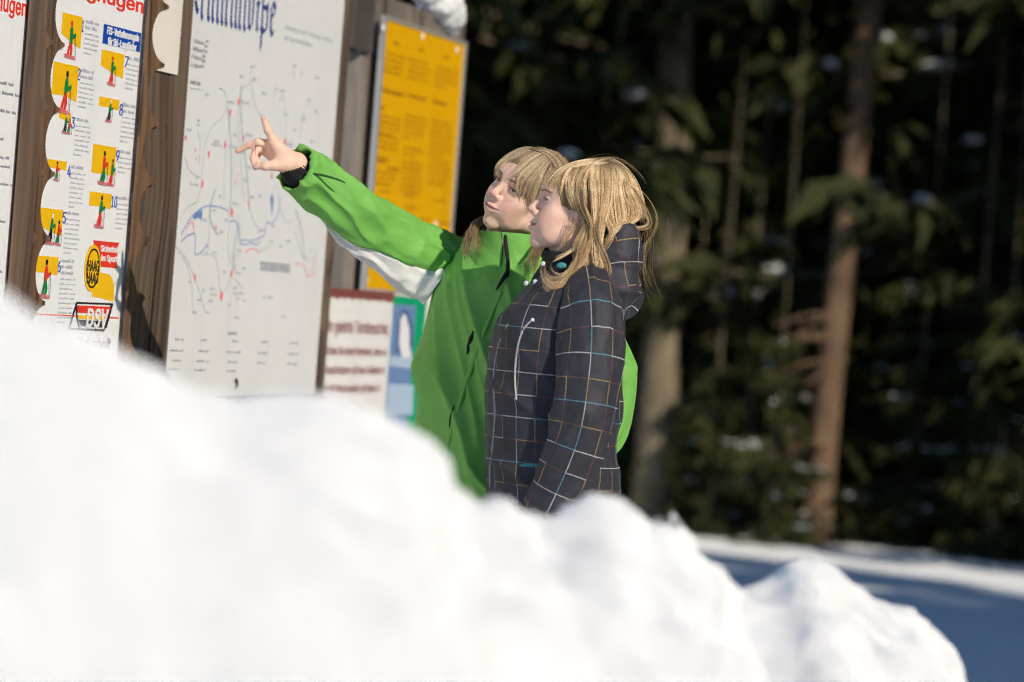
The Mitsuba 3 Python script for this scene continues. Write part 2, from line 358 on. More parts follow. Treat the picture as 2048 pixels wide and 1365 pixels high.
# -- the wooden stand: planks, posts, scalloped trims
stand = 'notice_board_stand'
tag(stand, 'brown wooden notice board stand with scalloped planks and posts around the posters', 'notice board stand')
def scallop(px_l, lobes, off, th, shift=0.0, top=-60, bottom=1000, depth_px=24):
    """plank: straight left edge through px_l=(px,py)->(px,py), right edge with round bays between cusps (px,py)"""
    (a, b), (c, d) = px_l
    cus = [S(x, y, off) for x, y in lobes]
    (sa, za), (sc, zc) = S(a, b, off), S(c, d, off)
    cz = [z for _, z in cus]; per = abs(np.mean(np.diff(cz))); scus = np.mean([s for s, _ in cus])
    zt = max(cz) + per * 1.6; zb = min(cz) - per * 6
    z0 = cz[0]
    base = sg.box(np.mean([sa, sc]), 0.0, scus + shift + 0.004, 2.35)
    dep = depth_px
    holes = []
    for q in range(-4, 14):
        zc_ = z0 - per * (q + 0.5)
        e = affinity.scale(sg.Point(0, 0).buffer(1.0, 20), dep, per * 0.47)
        holes.append(affinity.translate(e, scus + shift + 0.008, zc_))
    return base.difference(unary_union(holes)), per
pa, per_a = scallop(((41, 300), (41, 300)), [(141, 94), (119, 220), (105, 349), (89, 477)], 0.010, 0.02, 0.0, depth_px=0.085)
pa2, _ = scallop(((41, 300), (41, 300)), [(141, 94), (119, 220), (105, 349), (89, 477)], 0.0165, 0.012, -0.075, depth_px=0.09)
obj('scalloped_plank', slab(pa, 0.010, 0.008), 'mat_plank', stand)
obj('scalloped_trim', slab(pa2, 0.0165, 0.006), 'mat_plank', stand)
pb, per_b = scallop(((273, 345), (273, 345)), [(347, 18), (331, 127), (313, 237), (304, 347), (297, 480)], 0.02, 0.02, 0.0, depth_px=0.12)
obj('scalloped_plank', slab(pb, 0.022, 0.006), 'mat_plank', stand)
s_l = S(273, 345, 0)[0]; s_c0, s_c1 = S(323, 345, 0.006)[0], S(362, 345, 0.006)[0]
obj('backing_board', slab(sg.box(s_l + .02, 0.0, s_c0 - 0.004, 2.35), 0.008, 0.02), 'mat_post', stand)
def post(s0, s1, off, th, z0=-0.05, z1=2.4, seed=0, amp=0.004):
    """a sawn post with slightly worn edges"""
    n = 60; z = np.linspace(z0, z1, n); r = np.random.default_rng(seed)
    pr = [(s0, off - th), (s0 + 0.006, off - 0.001), (s0 + 0.012, off), ((s0 + s1) / 2, off + 0.001), (s1 - 0.012, off), (s1 - 0.004, off - 0.003), (s1, off - 0.012), (s1, off - th)]
    P = np.array(pr); m = len(P); v = []
    for q in range(n):
        w = amp * (meshkit.noise(np.stack([np.arange(m) * 7.3 + seed, np.full(m, z[q] * 4), np.zeros(m)], 1)) - 0.5)
        v.append([W(a + w[t], z[q], b + w[t] * 0.6) for t, (a, b) in enumerate(P)])
    v = np.array(v).reshape(-1, 3)
    i = (np.arange(n - 1)[:, None] * m + np.arange(m)[None]).ravel(); j = (np.arange(n - 1)[:, None] * m + (np.arange(m)[None] + 1) % m).ravel()
    f = np.stack([i, j, j + m, i + m], 1)
    caps = [[b + 0, b + t + 1, b + t][::s] + [] for b, s in ((0, 1), ((n - 1) * m, -1)) for t in range(1, m - 1)]
    mesh = tri(v, f); return tri(v, np.vstack([mesh.faces, np.array(caps)]))
obj('post', post(s_c0, s_c1, 0.010, 0.09, seed=1, amp=.003), 'mat_post', stand)
s_m0, s_m1 = S(672, 300)[0] , 0.0
obj('map_frame_rail', post(0.003, 0.05, 0.022, 0.05, 0.75, 2.3, seed=2, amp=.002), 'mat_post', stand)
obj('map_frame_sill', slab(sg.box(s_c1, S(480, 800)[1] - 0.05, 0.06, S(480, 797)[1]), 0.03, 0.05), 'mat_post', stand)
# cream sheet behind the second scalloped plank
s0, z0 = S(350, 150, 0.004)
cz = S(352, 150, 0.014)[1]; cr = S(354, 150, .014)[0]; cl = S(300, 60, .014)[0]
ck = obj('cream_sheet', slab(sg.box(cl, cz, cr, 2.4), 0.0155, 0.0035), 'mat_cream', label='cream white sheet showing through the scallops at the top of the second plank', cat='sheet')

# -- ski rules poster
s_p0, s_p1 = S(55, 345)[0], S(270, 345)[0]
k = obj('ski_rules_poster', slab(sg.box(s_p0, 0.7, s_p1, 2.35), 0.002, 0.006), 'mat_poster', label='white poster with yellow ski rule pictures, numbered one to ten, between the scalloped planks', cat='poster')
O = 0.0025
obj('heading', fit('Skivergnügen', 70, -32, 286, 27, O, True), 'ink_red', k)
bx = obj('title_box', slab(rect(208, 48, 279, 105, O), O + 0.001, 0.001), 'ink_blue', k)
obj('lettering', cat_([fit('FIS-Verhaltensregeln', 214, 68, 277, 14, O + .0012, True), fit('für Ski-Langläufer', 215, 89, 272, 14, O + .0012, True)]), 'ink_white', bx)
pics = [('1', (126, 25, 160, 98), (163, 64), (171, 40), 2, 5, 1), ('2', (108, 123, 152, 205), (153, 160), (161, 138), 2, 6, 0), ('3', (119, 223, 141, 246), (142, 257), (152, 236), 1, 7, 2), ('4', (95, 318, 132, 342), (134, 354), (142, 331), 1, 8, 3),
        ('5', (78, 415, 122, 472), (124, 447), (132, 423), 1, 8, 2), ('6', (70, 511, 114, 552), (114, 545), (123, 519), 3, 10, 3), ('7', (204, 99, 245, 158), (249, 135), (254, 113), 1, 6, 1), ('8', (199, 193, 237, 222), (238, 231), (245, 207), 2, 6, 2), ('9', (187, 288, 228, 352), (231, 323), (238, 300), 1, 4, 3), ('10', (180, 383, 221, 420), (222, 415), (234, 393), 1, 6, 0)]
def figure(cx, top, h, style, r):
    """a little printed skier: lists of (ink, shapes in metres right of / above its feet)"""
    lean = (0.10, -0.05, 0.2, 0.0)[style] * h
    P = lambda x, y: (x * h + lean * y, y * h)
    stroke = lambda pts, w: sg.LineString([P(*p) for p in pts]).buffer(w * h, 4)
    return [('skin', [sg.Point(P(.02, .9)).buffer(.085 * h, 6)]), (('black', 'red', 'white', 'black')[style], [sg.Point(P(-.01, .95)).buffer(.08 * h, 6)]),
            (('green', 'green', 'green', 'red')[style], [stroke([(0, .76), (.0, .48)], .10), stroke([(0, .74), (.18, .58), (.3, .66)], .045)]),
            (('red', 'red', 'black', 'green')[style], [stroke([(0, .46), (.1, .25), (.02, .06)], .055), stroke([(0, .46), (-.12, .25), (-.2, .08)], .055)]),
            ('ltred', [stroke([(-.45, .03), (.4, .0)], .018), stroke([(-.5, .09), (.3, .05)], .018)]), ('dark', [stroke([(.3, .66), (.36, .02)], .012)])]
for num, (x0, y0, x1, y1), (nx, ny), (tx, ty), nb, nl, style in pics:
    q = rect(x0, y0 , x1, y1, O)
    a, b, c, d = q.bounds
    if num not in ('9',): q = sg.Polygon([(a, d), (c, d), (c, b), (a + (c - a) * (.55 if num != '8' else .4), b + (d - b) * .12), (a, b + (d - b) * (.35 if int(num) % 2 else 0.1))])
    pk = obj('picture', slab(q, O + 0.001, 0.001), 'ink_gold', k, label=f'small yellow picture of a skier with rule number {num}')
    h = (d - b) * (1.15 if y1 - y0 > 45 else 2.0); zf = d - (d - b) * .22 - h
    groups = {}
    for nfig, (fx, fh, st) in enumerate([(a + (c - a) * .5, h, style)] + ([(a + (c - a) * .85, h * .8, (style + 1) % 4)] if num in '359' else [])):
        for ink, shp in figure(0, 0, fh, st, prng):
            groups.setdefault(ink, []).extend(affinity.translate(g, fx, zf) for g in shp)
    for n_, (ink, shp) in enumerate(groups.items()): obj('skier_' + {'ltred': 'skis', 'dark': 'pole', 'skin': 'face', 'black': 'dark_clothes', 'red': 'red_clothes', 'green': 'green_clothes', 'white': 'cap'}[ink], slab(unary_union(shp), O + 0.0018 + n_ * .0004, 0.0006), 'ink_' + ink, pk)
    wn = 6.5 if len(num) == 1 else 11
    obj('number', fit(num, nx, ny, nx + wn * (.5 if num == '1' else 1), 23, O), 'ink_blue', k)
    obj('bold_print', lines(tx, ty + 6, tx + 27, nb, 12, O, prng, 7.5, 0.9), 'ink_mid', k)
    obj('small_print', lines(tx - nb * .9, ty + nb * 12 + 5, tx + 29, nl, 9.6, O, prng, 3.6, 0.5), 'ink_mid', k)
cc = S(184, 537, O)
ring = lambda r0, r1: sg.Point(cc).buffer(r1, 32).difference(sg.Point(cc).buffer(r0, 32))
R_ = 0.059
em = obj('round_emblem', slab(sg.Point(cc).buffer(R_ * .97, 32), O + .002, .0015), 'ink_gold', k)
obj('ring', slab(ring(R_ * .74, R_ * .82), O + .003, .0012), 'ink_black', em)
obj('lettering', cat_([fit('HAAG', 174.5, 542, 197, 21, O + .002, True), fit('HAAG', 173, 566, 195, 21, O + .002, True)]), 'ink_black', em)
rb = obj('red_field', slab(poly([(186, 481), (238, 486), (234, 500), (233, 537), (201, 534)], O), O + .001, .001), 'ink_red', k)
obj('lettering', cat_([fit('Sicherheit', 201, 503, 237, 12, O + .0014, True), fit('im Sport', 202, 522, 233, 12, O + .0014, True)]), 'ink_white', rb)
obj('yellow_field', slab(poly([(186, 542), (200, 545), (218, 549), (225, 558), (228, 575), (227, 604), (205, 598), (184, 594)], O), O + .0008, .001), 'ink_gold', k)
lg = obj('ski_association_logo', slab(unary_union([poly([(153, 604), (226, 607), (225.6, 611), (152, 608)], O), poly([(136, 656), (209, 659), (208, 664), (135.5, 660)], O), poly([(221, 610), (226, 609), (213, 656), (209, 659), (208, 656)], O), poly([(152, 606), (155, 606), (139, 658), (136, 658)], O), poly([(151, 611), (153, 611), (155, 640), (161, 658), (157, 658), (152.5, 640)], O)]), O + .001, .001), 'ink_dark', k)
for nm, pts, ink in [('red_stripe', [(154, 611), (221, 614), (217, 628), (155, 626)], 'red'), ('gold_stripe', [(155, 631), (214, 633), (212, 641), (156, 638)], 'gold'), ('black_stripe', [(156, 640), (212, 643), (205, 656), (162, 653)], 'dark')]:
    obj(nm, slab(poly(pts, O), O + .001, .001), 'ink_' + ink, lg)
obj('lettering', fit('DSV', 172, 654, 213, 36, O + .002, True, 0.15), 'ink_white', lg)
obj('red_rule', slab(poly([(50, 626.5), (237, 635), (237, 638), (50, 629)], O), O + .0009, .001), 'ink_red', k)
obj('slogan', fit('für Ihre Sicherheit', 88, 697, 219, 22, O, True, 0.2), 'ink_dark', k)

# -- ski trail map
MO = 0.006
s_m0, s_m1 = S(364, 345)[0] + 0.0, 0.0
zb = S(500, 792)[1]
k = obj('trail_map', slab(sg.box(s_c1 + .003, zb, 0.002, 2.25), MO, 0.01), 'mat_map', label='big pale grey ski trail map with red dots and thin blue route lines', cat='map board')
MI = MO + 0.0006
def nib(pts, w):
    """a broad-nibbed blackletter stroke through (s, z) points"""
    n = np.array([0.7, 0.7]) * w / 2
    out = []
    for p, q in zip(pts[:-1], pts[1:]):
        p, q = np.array(p), np.array(q)
        out.append(sg.MultiPoint([p + n, p - n, q + n, q - n]).convex_hull.buffer(0.0015))
    return unary_union(out)
def px_strokes(strokes, w):
    return unary_union([nib([S(a, b, MO) for a, b in st], w) for st in strokes])
ttl = []
base = lambda x: 37 + (x - 403) * 0.277
for x in (402, 415, 423.5, 433, 442, 450.5, 461, 469.5, 477.5, 487): ttl.append([(x + 4.5, base(x) - 70), (x + .6, base(x) - 7), (x + 3, base(x) + 1)])
ttl += [[(391, 2), (393, 18), (396, 25)], [(395, -40), (393, 0)]]
ttl += [[(500, -10), (497, 52), (500, 58), (504, 50), (508, -6)], [(497, 52), (500, 58)]]
ttl += [[(517, 3), (513, 55), (515, 62)], [(514, 6), (519, 10)]]
ttl += [[(527, -20), (524, 48), (522, 75), (521, 98)], [(521, 55), (527, 64), (533, 58), (536, 8)], [(528, 14), (534, 18)]]
ttl += [[(549, 28), (551, 18), (547, 6), (543, 14), (541, 60), (544, 71), (548, 64)], [(543, 34), (549, 28)]]
obj('title', slab(px_strokes(ttl, 0.016), MI, .001), 'ink_navy', k)
obj('subtitle', cat_([fit('Johanng. nach Turmhaus, 09 km', 568, 58, 664, 9, MO, True), fit('mit Anschlußstellen', 567, 79, 622, 9, MO, True)]), 'ink_mid', k)
leg = [fit(t, 387 - i * 2.2, 86 + i * 15.5, 408 - i * 2.2, 8, MO, True) for i, t in enumerate(['Höhen', 'Wälder', 'Pisten', 'Loipe'])] + [lines(411 - i * 2, 85 + i * 10, 417 - i * 2, 1, 9, MO, prng, 7) for i in range(6)]
leg += [lines(380, 168, 400, 1, 9, MO, prng, 9), slab(poly([(378, 175.5), (406, 180.5), (406, 182), (378, 177)], MO), MI, .001)]
leg.append(fit('TSCHECHISCHE REPUBLIK', 518.5, 541, 579, 17, MO, True))
for row, y in enumerate((681, 703, 723, 741)):
    for c_, x in enumerate((343, 395, 458, 515, 575)):
        if row == 3 and c_ > 2: continue
        leg.append(lines(x - row * 1.6 + prng.uniform(-4, 8), y + (x - 343) * 0.03, x + prng.uniform(17, 26) - row * 1.6, 1, 9, MO, prng, 4))
leg.append(lines(456, 670, 473, 1, 9, MO, prng, 7))
obj('legend_print', cat_(leg), 'ink_grey', k)
def route(pts, w, off=0.0): 
    c_ = resample([(*S(a, b, MO), 0) for a, b in pts], max(12, len(pts) * 6), 'p')[:, :2]
    return sg.LineString(c_).buffer(w / 2, 4)
greys = [[(512, 131), (503, 140), (499, 165), (482, 180), (477, 205), (479, 290), (487, 400)], [(503, 165), (512, 215), (524, 236)], [(500, 162), (513, 161)], [(441, 176), (452, 205), (450, 222), (420, 260), (408, 300), (402, 370), (396, 400), (375, 415), (360, 440)], [(462, 235), (452, 290), (448, 350), (449, 400)], [(395, 262), (400, 300), (398, 330)],
         [(370, 315), (378, 340), (400, 355)], [(560, 180), (572, 230), (570, 290), (560, 340)], [(586, 135), (588, 155)], [(604, 140), (603, 160)], [(618, 205), (604, 240), (600, 275)], [(548, 180), (547, 200)], [(352, 495), (370, 515), (386, 550), (410, 625)], [(355, 505), (384, 580), (384, 628)], [(412, 508), (430, 515), (438, 560), (442, 592)],
         [(442, 592), (458, 565), (466, 540), (463, 505)], [(470, 560), (486, 578)], [(516, 505), (540, 492)], [(540, 400), (552, 370), (560, 420), (575, 445), (584, 440)], [(590, 450), (600, 500), (607, 518)], [(607, 520), (630, 515), (632, 505), (620, 500)], [(497, 405), (510, 450), (522, 460)], [(418, 415), (416, 500), (404, 510)], [(459, 420), (456, 500), (468, 540)], [(476, 430), (478, 470), (474, 520)]]
obj('grey_routes', slab(unary_union([route(g, .0034) for g in greys]), MI, .001), 'ink_mapgrey', k)
blues = [[(362, 470), (392, 425), (420, 412), (440, 415), (458, 425)], [(460, 445), (470, 442), (476, 455), (478, 480), (500, 482), (515, 478), (528, 470), (533, 445), (545, 448)], [(362, 484), (390, 468), (390, 510), (414, 488)], [(480, 487), (490, 490), (500, 486), (512, 490), (520, 484)], [(560, 395), (556, 425), (546, 445)]]
obj('blue_routes', slab(unary_union([route(g, .0034) for g in blues] + [poly([(387, 428), (404, 420), (403, 442), (398, 436), (386, 440)], MO), poly([(540, 395), (544, 388), (547, 400), (543, 430)], MO)]), MI + .0005, .001), 'ink_mapblue', k)
teals = [[(482, 170), (484, 270), (492, 330), (498, 420)], [(455, 215), (462, 330), (460, 420)], [(475, 452), (468, 500), (470, 540)], [(430, 380), (420, 420), (436, 470)], [(608, 520), (604, 470), (590, 420)]]
obj('teal_routes', slab(unary_union([route(g, .005) for g in teals]), MI + .0003, .001), 'ink_mapteal', k)
pinks = [[(592, 528), (606, 530), (612, 545), (617, 553), (626, 545), (628, 520)], [(490, 505), (505, 498), (518, 506)], [(372, 462), (384, 445), (388, 460), (376, 470)]]
obj('red_routes', slab(unary_union([route(g, .0034) for g in pinks]), MI + .0004, .001), 'ink_ltred', k)
for i, (a, b, r) in enumerate([(477, 204, 9), (460, 226, 9), (449, 290, 9), (417, 309, 9), (486, 277, 8), (570, 283, 8), (404, 369, 9), (463, 425, 10), (389, 555, 8), (442, 592, 12), (462, 548, 9), (371, 276, 7), (497, 407, 6), (390, 300, 4), (392, 318, 3), (543, 352, 7), (431, 455, 5), (474, 350, 3), (470, 364, 4)]):
    c_ = S(a, b, MO); rr = .8 * r * W(*c_)[1] / FOCAL
    obj('place_dot', slab(affinity.scale(sg.Point(c_).buffer(rr, 10), 0.9, 1.0), MI + .001, .0012), 'ink_ltred', k)
names = [(int(prng.uniform(392 - .078 * (y_ - 300), 628 - .078 * (y_ - 300))), y_, int(prng.uniform(4, 12))) for y_ in [int(q) for q in prng.uniform(150, 640, 48)]] + [(455, 206, 13), (481, 207, 17), (423, 292, 19), (456, 296, 17), (490, 272, 15), (572, 291, 14), (380, 371, 15), (464, 410, 14), (420, 592, 13), (470, 549, 14), (373, 262, 9), (438, 180, 6), (500, 397, 8), (376, 567, 9), (586, 133, 6), (520, 235, 5), (394, 244, 6), (393, 252, 6), (437, 396, 8), (549, 180, 6), (563, 184, 5), (500, 136, 6), (505, 160, 6), (614, 202, 5), (467, 590, 6), (412, 628, 7), (384, 628, 9), (586, 262, 6), (516, 395, 6), (540, 486, 7)]
obj('place_names', cat_([lines(a, b, a + w, 1, 9, MO, prng, 6.5) for a, b, w in names]), 'ink_mid', k)
obj('scratch_mark', slab(unary_union([route([(470, 762), (474, 768), (471, 776)], .012), route([(474, 758), (476, 770)], .006)]), MI, .001), 'ink_black', k)

# -- weathered post and dark plate between map and yellow notice
wo = -0.06
k = obj('weathered_post', post(S(703, 330, wo)[0], S(742, 330, wo)[0], wo, 0.09, -.05, S(722, 103, wo)[1], 7, .006), 'mat_weathered', label='weathered grey wooden post between the trail map and the yellow notice', cat='post')
k = obj('dark_plate', place(rbox(S(742, 60, -.05)[0] - S(703, 60, -.05)[0], 0.75, 0.02, .003), frame(W((S(742, 60, -.05)[0] + S(703, 60, -.05)[0]) / 2, S(722, 100, -.05)[1] + .372, -0.05), BD, V(0, 0, 1), BN)), 'mat_dark_metal', label='dark brown plate above the weathered grey post', cat='plate')
# -- yellow notice on its board
yo = -0.02
sy0, sy1 = S(752, 300, yo)[0], S(912, 300, yo)[0]; zt = S(765, 37, yo)[1]; zbm = S(735, 577, yo)[1]
k = obj('yellow_notice', slab(sg.box(sy0, zbm, sy1, zt), yo, 0.005), 'mat_yellow_sheet', label='bright yellow notice with three columns of small print, fixed with white screws', cat='notice')
ex = [sg.box(sy0 - .02, zbm - .015, sy0, zt + .012), sg.box(sy1, zbm - .015, sy1 + .03, zt + .012), sg.box(sy0, zt, sy1, zt + .012), sg.box(sy0, zbm - .015, sy1, zbm)]
obj('frame', slab(unary_union(ex), yo + .004, 0.016), 'mat_aluminium', k)
yl = []
YO = yo
for x, y in ((786, 88), (834, 101), (885, 116)): yl.append(fit('Tafel', x, y, x + 12, 6, YO, True))
for x, y, n, l in ((766, 106, 4, .8), (817, 119, 4, .95), (871, 135, 4, .5)): yl.append(lines(x, y, x + 46, n, 12, YO, prng, 4.5, l))
for x, y, n, l in ((756, 232, 4, .6), (755, 272, 3, .9), (809, 231, 5, .3), (806, 297, 2, .5), (861, 242, 7, .6), (753, 316, 1, 1), (750, 345, 3, .7), (803, 325, 6, .9), (858, 322, 5, .7), (757, 383, 1, 1), (808, 392, 1, 1), (864, 401, 1, 1), (760, 407, 1, 1), (810, 415, 1, 1), (840, 440, 1, .7), (878, 447, 1, 1)):
    yl.append(lines(x, y, x + (46 if n > 1 else 24), n, 11.4, YO, prng, 4.5, l))
obj('small_print', cat_(yl), 'ink_ochre', k)
obj('bold_print', cat_([fit('Waldschutzgebiet', 761, 183, 806, 9, YO, True), fit('Forstrevier', 814, 194, 852, 9, YO, True), fit('Hinweise', 864, 206, 893, 9, YO, True), fit('Betreten', 751, 324, 772, 8, YO, True), fit('Rotwild', 773, 340, 797, 8, YO, True), fit('Wege', 761, 217, 769, 6, YO, True)]), 'ink_ochre', k)
for x, y in ((766, 57), (845, 73), (914, 101), (822, 440), (871, 449), (733, 560)):
    obj('screw', place(trimesh.creation.icosphere(2, 0.011), frame(W(*S(x, y, yo), yo), BD, V(0, 0, 1), BN * .4)), 'mat_screw', k, smooth=True)
yp = obj('yellow_notice_post', post(S(742, 300, -.045)[0], S(758, 300, -.045)[0], -0.03, 0.08, zbm + .01, 2.3, 9, .003), 'mat_weathered', label='pale grey post edge left of the yellow notice', cat='post')
hp = post(S(760, 20, -.06)[0], S(925, 20, -.06)[0], -0.045, 0.06, zbm + .02, S(845, 20, -.05)[1], 12, .004)
obj('backing_boards', hp, 'mat_weathered', label='weathered board behind the yellow notice, carrying a cap of snow', cat='board')
F = Field(W(S(760, 20)[0] - .1, 0, -.3) * V(1, 1, 0) + V(-.3, -.2, 2.0), W(S(925, 20)[0] + .2, 2.6, .2) + V(.3, .3, 0), 0.012)
for a, b, r in ((905, 36, 36), (884, 8, 42), (862, -20, 40), (912, 60, 17), (900, 10, 40), (893, 34, 22), (840, -40, 40)):
    c_ = W(*S(a, b, -.03), -.045); F.add(F.ell(c_, V(1, 1, .8) * r * c_[1] / FOCAL), 0.03)
m = F.mesh(1); m.vertices += m.vertex_normals * (meshkit.fbm(m.vertices * 30, 2)[:, None] - .5) * .015
obj('snow_cap', m, 'mat_snow', smooth=True, label='white cap of snow slipping off the board above the yellow notice', cat='snow')

# -- red and white notice, green poster
no = -0.008
sn0, sn1 = S(640, 700, no)[0] - .06, S(779, 700, no)[0]; zt = S(720, 581, no)[1]; zz = S(720, 600, no)[1]
k = obj('white_notice', slab(sg.box(sn0, 0.7, sn1, zt), no, 0.012), 'mat_notice', label='white notice with dark red lettering and a dark red strip along its top', cat='notice')
rag = [(sn0, zt + .001)] + [(sn0, zz)] + [(s, zz + prng.uniform(-.004, .006)) for s in np.linspace(sn0, sn1, 60)] + [(sn1, zt + .001)]
obj('top_strip', slab(sg.Polygon(rag).buffer(0), no + .002, .002), 'ink_brownred', k)
obj('lettering', cat_([fit('Sehr geehrte Turmbesucher,', 643, 664, 777, 24, no, True), fit('wir möchten Sie darauf hinweisen, dass es', 632, 709, 771, 16, no, True), fit('keine Aussichtsturm mit dem Gelände in', 628, 748, 768, 16, no, True), fit('erreich mit Mezzanstell möchten S.', 626, 786, 760, 16, no, True), fit('bitte', 690, 812, 722, 2, no)]), 'ink_brownred', k)
oo = -0.016
sg0, sg1 = sn1 + .012, S(845, 700, oo)[0]
k = obj('tower_poster', slab(sg.box(sg0, 0.7, S(862, 700, oo)[0], S(800, 588, oo)[1]), oo, 0.01), 'mat_notice', label='poster with emerald green border and a blue picture of a snowy tower', cat='poster')
zt2 = S(800, 590, oo)[1]
pic = sg.box(sg0, .75, s_at(832, 1.3, oo), zt2 - .03)
obj('green_border', slab(sg.box(sg0 - .0, .72, sg1, zt2 - .004).difference(pic.buffer(-.001)), oo + .0015, .0015), 'ink_emerald', k)
pk = obj('picture', slab(pic, oo + .001, .001), 'ink_skyblue', k)
obj('tower', slab(poly([(803, 716), (797, 690), (800, 640), (806, 626), (812, 634), (818, 660), (817, 690), (822, 716)], oo), oo + .0022, .001), 'mat_poster', pk)
obj('tower_shadow', slab(poly([(806, 618), (799, 632), (795, 650), (793, 700), (799, 714), (798, 690), (801, 640), (806, 627), (812, 634), (819, 660), (818, 706), (823, 690), (823, 650), (815, 625)], oo), oo + .0018, .001), 'ink_navy', pk)
obj('white_fields', slab(unary_union([poly([(780, 712), (829, 718), (828, 738), (779, 732)], oo), poly([(776, 768), (826, 770), (824, 830), (772, 830)], oo)]), oo + .002, .001), 'ink_pale', pk)
obj('caption', cat_([lines(788, 722, 820, 1, 6, oo + .001, prng, 6), lines(783, 785, 818, 3, 9, oo + .001, prng, 5)]), 'ink_navy', pk)
# ------------------------------------------------------------------ the two women
def fabric_bump(p, n, uv): return fbm(p.x * 60, p.y * 60, p.z * 60, 2) * 0.0016
def green_col(p, n, uv):
    return mix((0.16, 0.44, 0.080), (0.20, 0.50, 0.105), fbm(p.x * 25, p.y * 25, p.z * 25, 2))
bsdf('mat_green', mikit.proc(green_col), 0.55, 0.3, mikit.proc(fabric_bump), sheen=0.2)
bsdf('mat_green_dark', (0.02, 0.085, 0.02), 0.6, 0.3)
bsdf('mat_white_fabric', (0.78, 0.77, 0.77), 0.6, 0.3, mikit.proc(fabric_bump))
bsdf('mat_black_fabric', (0.016, 0.016, 0.018), 0.75, 0.3, mikit.proc(fabric_bump))
bsdf('mat_lining', (0.012, 0.05, 0.012), 0.8, 0.1)
bsdf('mat_teal', (0.05, 0.27, 0.30), 0.5, 0.3)
bsdf('mat_piping', (0.46, 0.45, 0.45), 0.5, 0.3)
bsdf('mat_trousers', (0.03, 0.031, 0.036), 0.8, 0.3, mikit.proc(fabric_bump))
bsdf('mat_snap', (0.75, 0.74, 0.74), 0.3, 0.6)
bsdf('mat_eye', {'type': 'mesh_attribute', 'name': 'vertex_color'}, 0.1, 0.5)
bsdf('mat_teeth', (0.75, 0.7, 0.62), 0.25, 0.5)
bsdf('mat_skin', {'type': 'mesh_attribute', 'name': 'vertex_color'}, 0.5, 0.35, mikit.proc(lambda p, n, uv: fbm(p.x * 300, p.y * 300, p.z * 300, 2) * 0.0004, 5e-4))
bsdf('mat_hair', {'type': 'mesh_attribute', 'name': 'vertex_color'}, 0.38, 0.5)
def plaid(p, n, uv):
    """dark cloth with a 5 cm grid of thin woven lines that change colour from cell to cell"""
    g = 0.0505; x, y = uv.x / g, uv.y / g
    i, j = dr.floor(x + 0.5), dr.floor(y + 0.5); ci, cj = dr.floor(x), dr.floor(y)
    w = 0.0165
    lx = 1 - smoothstep(w * 0.8, w * 1.15, dr.abs(x - i)); ly = 1 - smoothstep(w * 0.8, w * 1.15, dr.abs(y - j))
    par = lambda v: v - 2 * dr.floor(v / 2)
    white, yel, cyan, red = mi.Color3f(0.50, 0.49, 0.49), mi.Color3f(0.36, 0.24, 0.09), mi.Color3f(0.10, 0.27, 0.36), mi.Color3f(0.15, 0.05, 0.06)
    r1 = cell_rand(i + 40, cj + 40, 3.0); r2 = cell_rand(ci + 40, j + 40, 7.0)
    vert = dr.select(par(i) < 0.5, dr.select(par(cj) < 0.5, white, dr.select(r1 < 0.5, yel, cyan)), dr.select(par(cj) < 0.5, red, yel))
    hori = dr.select(par(j) < 0.5, dr.select(r2 < 0.55, white, cyan), dr.select(par(ci) < 0.5, red, dr.select(r2 < .75, yel, white)))
    b = fbm(p.x * 40, p.y * 40, p.z * 40, 2)
    base = mix((0.027, 0.028, 0.038), (0.041, 0.042, 0.056), b)
    c = dr.select(lx > 0, base * (1 - lx) + vert * lx, base)
    return dr.select(ly > 0, c * (1 - ly) + hori * ly, c)
bsdf('mat_plaid', mikit.proc(plaid), 0.62, 0.35, mikit.proc(fabric_bump), sheen=0.3)

